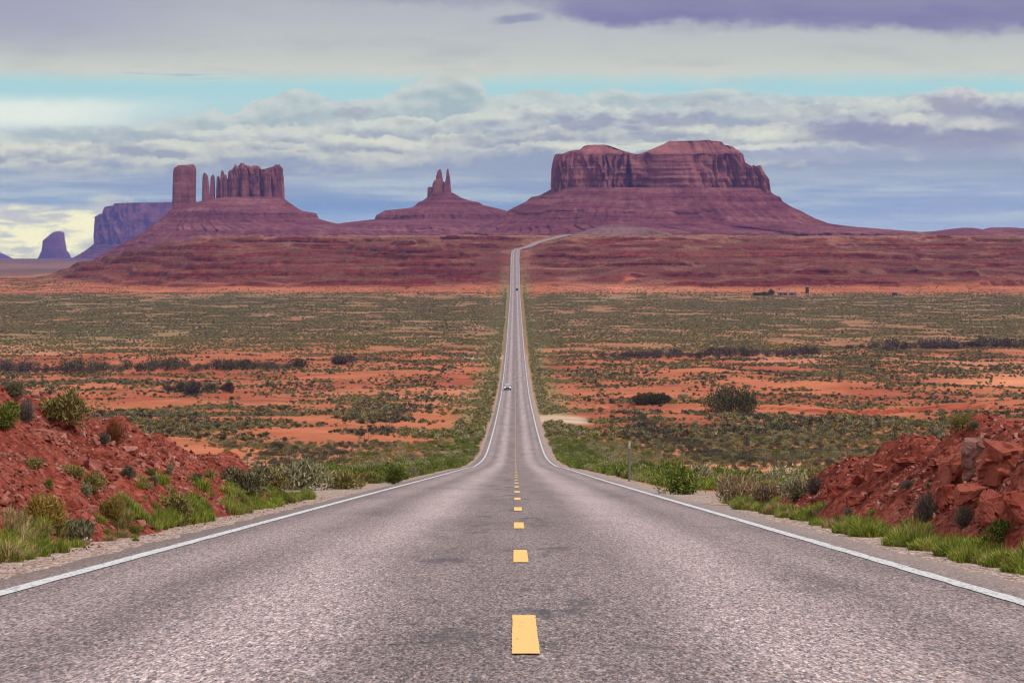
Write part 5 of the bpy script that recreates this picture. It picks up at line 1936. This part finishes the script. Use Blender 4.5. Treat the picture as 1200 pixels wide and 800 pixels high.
def suv(name, X, D, heading, paint, label, lit):
    """local +y is the car's front"""
    root = link(name, None, None, (X, D, float(road_z(D)) - 0.006 * abs(X - float(road_x(D))) + 0.004), heading)
    sl = math.atan((float(road_z(D + 2)) - float(road_z(D - 2))) / 4)
    root.rotation_euler = (sl * math.cos(heading), 0, heading)
    tag(root, label, "car")
    lower = [(-2.3, 0.42), (-2.34, 0.75), (-2.3, 1.02), (-1.0, 1.06), (0.95, 1.04), (1.25, 1.02), (2.1, 0.9), (2.32, 0.72), (2.34, 0.42), (2.1, 0.26), (-2.1, 0.26)]
    link("body", profile_body("body", lower, [0.93] * 11, paint), root)
    upper = [(-2.22, 1.0), (-1.98, 1.60), (-1.7, 1.70), (0.05, 1.72), (0.32, 1.66), (1.15, 1.02)]
    link("cabin", profile_body("cabin", upper, [0.86, 0.74, 0.70, 0.70, 0.74, 0.88], paint, 0.05), root)
    # windscreen, rear window, side windows
    link("windscreen", quad_panel("windscreen", [(-0.74, 1.08, 1.085), (0.74, 1.08, 1.085), (0.62, 0.40, 1.60), (-0.62, 0.40, 1.60)], GLASS, 0.03, 0.02), root)
    link("rear_window", quad_panel("rear_window", [(0.70, -2.17, 1.12), (-0.70, -2.17, 1.12), (-0.60, -2.01, 1.53), (0.60, -2.01, 1.53)], GLASS, 0.02, 0.02), root)
    for s in (-1, 1):
        for (y0, y1, y2, y3) in ((-1.9, -0.95, -0.95, -1.75), (-0.88, -0.05, -0.05, -0.88), (0.02, 0.95, 0.38, 0.02)):
            pts = [(s * 0.868, y0, 1.10), (s * 0.868, y1, 1.10), (s * 0.755, y2, 1.56), (s * 0.755, y3, 1.56)]
            link("side_window", quad_panel("side_window", pts if s > 0 else pts[::-1], GLASS, 0.012, 0.02), root)
        bm = bmesh.new()
        v = box_into(bm, s * 0.93, s * 1.10, 0.72, 0.84, 1.02, 1.16)
        bmesh.ops.bevel(bm, geom=bm.edges[:], offset=0.02, segments=2, affect="EDGES")
        link("mirror", bm_mesh("mirror", bm, TRIM), root)
        bm = bmesh.new()
        box_into(bm, s * 0.52 if s > 0 else -0.88, 0.88 if s > 0 else -0.52, 2.22, 2.335, 0.70, 0.86)
        bmesh.ops.bevel(bm, geom=bm.edges[:], offset=0.03, segments=2, affect="EDGES")
        link("headlight", bm_mesh("headlight", bm, LAMP if lit else RIM), root)
        bm = bmesh.new()
        box_into(bm, 0.70 if s > 0 else -0.90, 0.90 if s > 0 else -0.70, -2.365, -2.30, 0.74, 1.0)
        link("tail_light", bm_mesh("tail_light", bm, REDL), root)
    bm = bmesh.new()
    box_into(bm, -0.48, 0.48, 2.25, 2.36, 0.58, 0.80)
    link("grille", bm_mesh("grille", bm, TRIM), root)
    for y0, y1, z0, z1, nm in ((2.26, 2.42, 0.28, 0.52, "bumper"), (-2.43, -2.30, 0.30, 0.56, "bumper")):
        bm = bmesh.new()
        box_into(bm, -0.90, 0.90, y0, y1, z0, z1)
        bmesh.ops.bevel(bm, geom=bm.edges[:], offset=0.04, segments=2, affect="EDGES")
        link(nm, bm_mesh(nm, bm, TRIM), root)
    for y in (-1.42, 1.42):
        for s in (-1, 1):
            w = link("wheel", None, root, (s * 0.84, y, 0.35))
            link("tyre", TY, w)
            link("rim", RM, w)
    return root


def car_paint(name, rgb):
    m, b, p = material(name, 0.3, 0.5)
    p.inputs["Base Color"].default_value = rgb + (1,)
    p.inputs["Coat Weight"].default_value = 0.6
    return m


Dc = 775.0
suv("passenger_car", 600 * 0 + (594.8 - 600) / F * Dc, Dc, math.pi, car_paint("white_car_paint", (0.36, 0.37, 0.39)), "silver white car with lit headlights coming up the left lane", True)
Dc = 2195.0
suv("passenger_car", (605.8 - 600) / F * Dc, Dc, 0.0, car_paint("black_car_paint", (0.018, 0.018, 0.022)), "tiny black car driving away far down the right lane", False)

# ------------------------------------------------------------------ the homestead on the flat at right
ADOBE = plain("brown_adobe", (0.30, 0.15, 0.11), 0.95, 0.1, 0, 0.25)
DARKW = plain("dark_brown_timber", (0.085, 0.05, 0.042), 0.9, 0.1, 0, 0.3)
PALEW = plain("pale_weathered_board", (0.42, 0.36, 0.33), 0.9, 0.1, 0, 0.2)
ROOF = plain("grey_roof_sheet", (0.24, 0.17, 0.16), 0.7, 0.2, 0, 0.2)


def hut(px, py, w, d, h, label, wall, roofh, opens):
    X, D, z = at(px, py)
    root = link("homestead_hut", None, None, (X, D, z - 0.2), rng.uniform(-0.15, 0.15))
    tag(root, label, "hut")
    # four walls with real openings in the front
    bm = bmesh.new()
    xs = sorted([-w / 2, w / 2] + [v for o in opens for v in (o[0], o[1])])
    t = 0.3
    for a, b in zip(xs[:-1], xs[1:]):
        op = [o for o in opens if abs(o[0] - a) < 1e-6 and abs(o[1] - b) < 1e-6]
        if op:
            o = op[0]
            if o[2] > 0:
                box_into(bm, a, b, -d / 2, -d / 2 + t, 0, o[2])
            box_into(bm, a, b, -d / 2, -d / 2 + t, o[3], h)
        else:
            box_into(bm, a, b, -d / 2, -d / 2 + t, 0, h)
    box_into(bm, -w / 2, -w / 2 + t, -d / 2 + t, d / 2, 0, h)
    box_into(bm, w / 2 - t, w / 2, -d / 2 + t, d / 2, 0, h)
    box_into(bm, -w / 2 + t, w / 2 - t, d / 2 - t, d / 2, 0, h)
    link("wall", bm_mesh("wall", bm, wall), root)
    bm = bmesh.new()
    e = 0.35
    pr = [(-d / 2 - e, h + 0.01), (0, h + roofh), (d / 2 + e, h + 0.01), (d / 2 + e, h + 0.16), (0, h + roofh + 0.17), (-d / 2 - e, h + 0.16)]
    L_ = [bm.verts.new((-w / 2 - e, y, zz)) for y, zz in pr]
    R_ = [bm.verts.new((w / 2 + e, y, zz)) for y, zz in pr]
    for i in range(6):
        j = (i + 1) % 6
        bm.faces.new((L_[i], L_[j], R_[j], R_[i]))
    bm.faces.new((L_[0], L_[1], L_[4], L_[5]))
    bm.faces.new((L_[1], L_[2], L_[3], L_[4]))
    bm.faces.new((R_[0], R_[5], R_[4], R_[1]))
    bm.faces.new((R_[1], R_[4], R_[3], R_[2]))
    link("roof", bm_mesh("roof", bm, ROOF), root)
    for o in opens:
        nm = "door" if o[2] <= 0 else "window"
        bm = bmesh.new()
        box_into(bm, o[0] + 0.03, o[1] - 0.03, -d / 2 + 0.12, -d / 2 + 0.18, o[2] + 0.03, o[3] - 0.03)
        link(nm, bm_mesh(nm, bm, DARKW), root)


hut(917, 346.5, 6.5, 4.5, 2.5, "low brown hut with dark openings beside the far trees", ADOBE, 0.9, [(-2.4, -0.9, 0.0, 2.0), (0.6, 2.4, 0.8, 1.9)])
hut(929, 346.5, 5.5, 4.5, 2.4, "low reddish hut just left of the tall dark tower", ADOBE, 1.1, [(-1.6, 0.2, 0.7, 1.9)])
hut(1048.5, 346.5, 3.2, 3.2, 2.4, "small dark shed with pale side far out on the right flat", DARKW, 0.5, [(-0.6, 0.5, 0.0, 1.9)])
hut(1055, 346.5, 2.4, 2.4, 1.6, "small pale shed beside the dark one on the right flat", PALEW, 0.4, [(-0.5, 0.4, 0.6, 1.2)])
X, D, z = at(946, 346.8)
tw = link("water_tower", None, None, (X, D, z - 0.2))
tag(tw, "tall dark brown tank tower beside the far huts", "tower")
V = []
for t, r in ((0, 1.15), (0.02, 1.2), (0.5, 1.24), (0.98, 1.18), (1.0, 1.1)):
    V += [(r * math.cos(2 * math.pi * s / 16), r * math.sin(2 * math.pi * s / 16), 2.2 + 4.6 * t) for s in range(16)]
Fc = grid_faces(5, 16, True).tolist() + [list(range(16))[::-1], list(range(64, 80))]
link("tank", mesh_from("tank", V, Fc, [DARKW]), tw)
bm = bmesh.new()
for s in range(17):
    pass
V = [(1.25 * math.cos(2 * math.pi * s / 16), 1.25 * math.sin(2 * math.pi * s / 16), 6.8) for s in range(16)] + [(0, 0, 7.4)]
bm.free()
link("roof", mesh_from("roof", V, [(s, (s + 1) % 16, 16) for s in range(16)] + [list(range(16))[::-1]], [ROOF]), tw)
for sx in (-1, 1):
    for sy in (-1, 1):
        bm = bmesh.new()
        box_into(bm, sx * 0.85 - 0.12, sx * 0.85 + 0.12, sy * 0.85 - 0.12, sy * 0.85 + 0.12, 0, 2.28)
        link("leg", bm_mesh("leg", bm, ADOBE), tw)
juniper(888, 346.5, 11, 5, "left one of three dark trees by the far huts", 171)
juniper(896, 346.3, 9, 6, "middle one of three dark trees by the far huts", 173)
juniper(904, 345.5, 9, 8, "tallest right-hand one of three dark trees by the far huts", 175)
X, D, z = at(976.5, 346.8)
link("fence_post", round_post("fence_post", 0.35, 0.3, 1.9, DARKW, 8, 44), None, (X, D, z))
tag(bpy.data.objects["fence_post"], "single dark stub post on the pink flat right of the huts", "post")

# a scrap of litter at the edge of the gravel
X, D, z = at(100, 635)
bm = bmesh.new()
bmesh.ops.create_icosphere(bm, subdivisions=2, radius=0.07)
for v in bm.verts:
    v.co *= 1 + 0.45 * random.uniform(-1, 1)
    v.co.z *= 0.6
o = link("paper_scrap", bm_mesh("paper_scrap", bm, plain("crumpled_white_paper", (0.75, 0.75, 0.75), 0.8, 0.2)), None, (X, D, z + 0.03))
tag(o, "crumpled white scrap of litter on the left gravel shoulder", "litter")
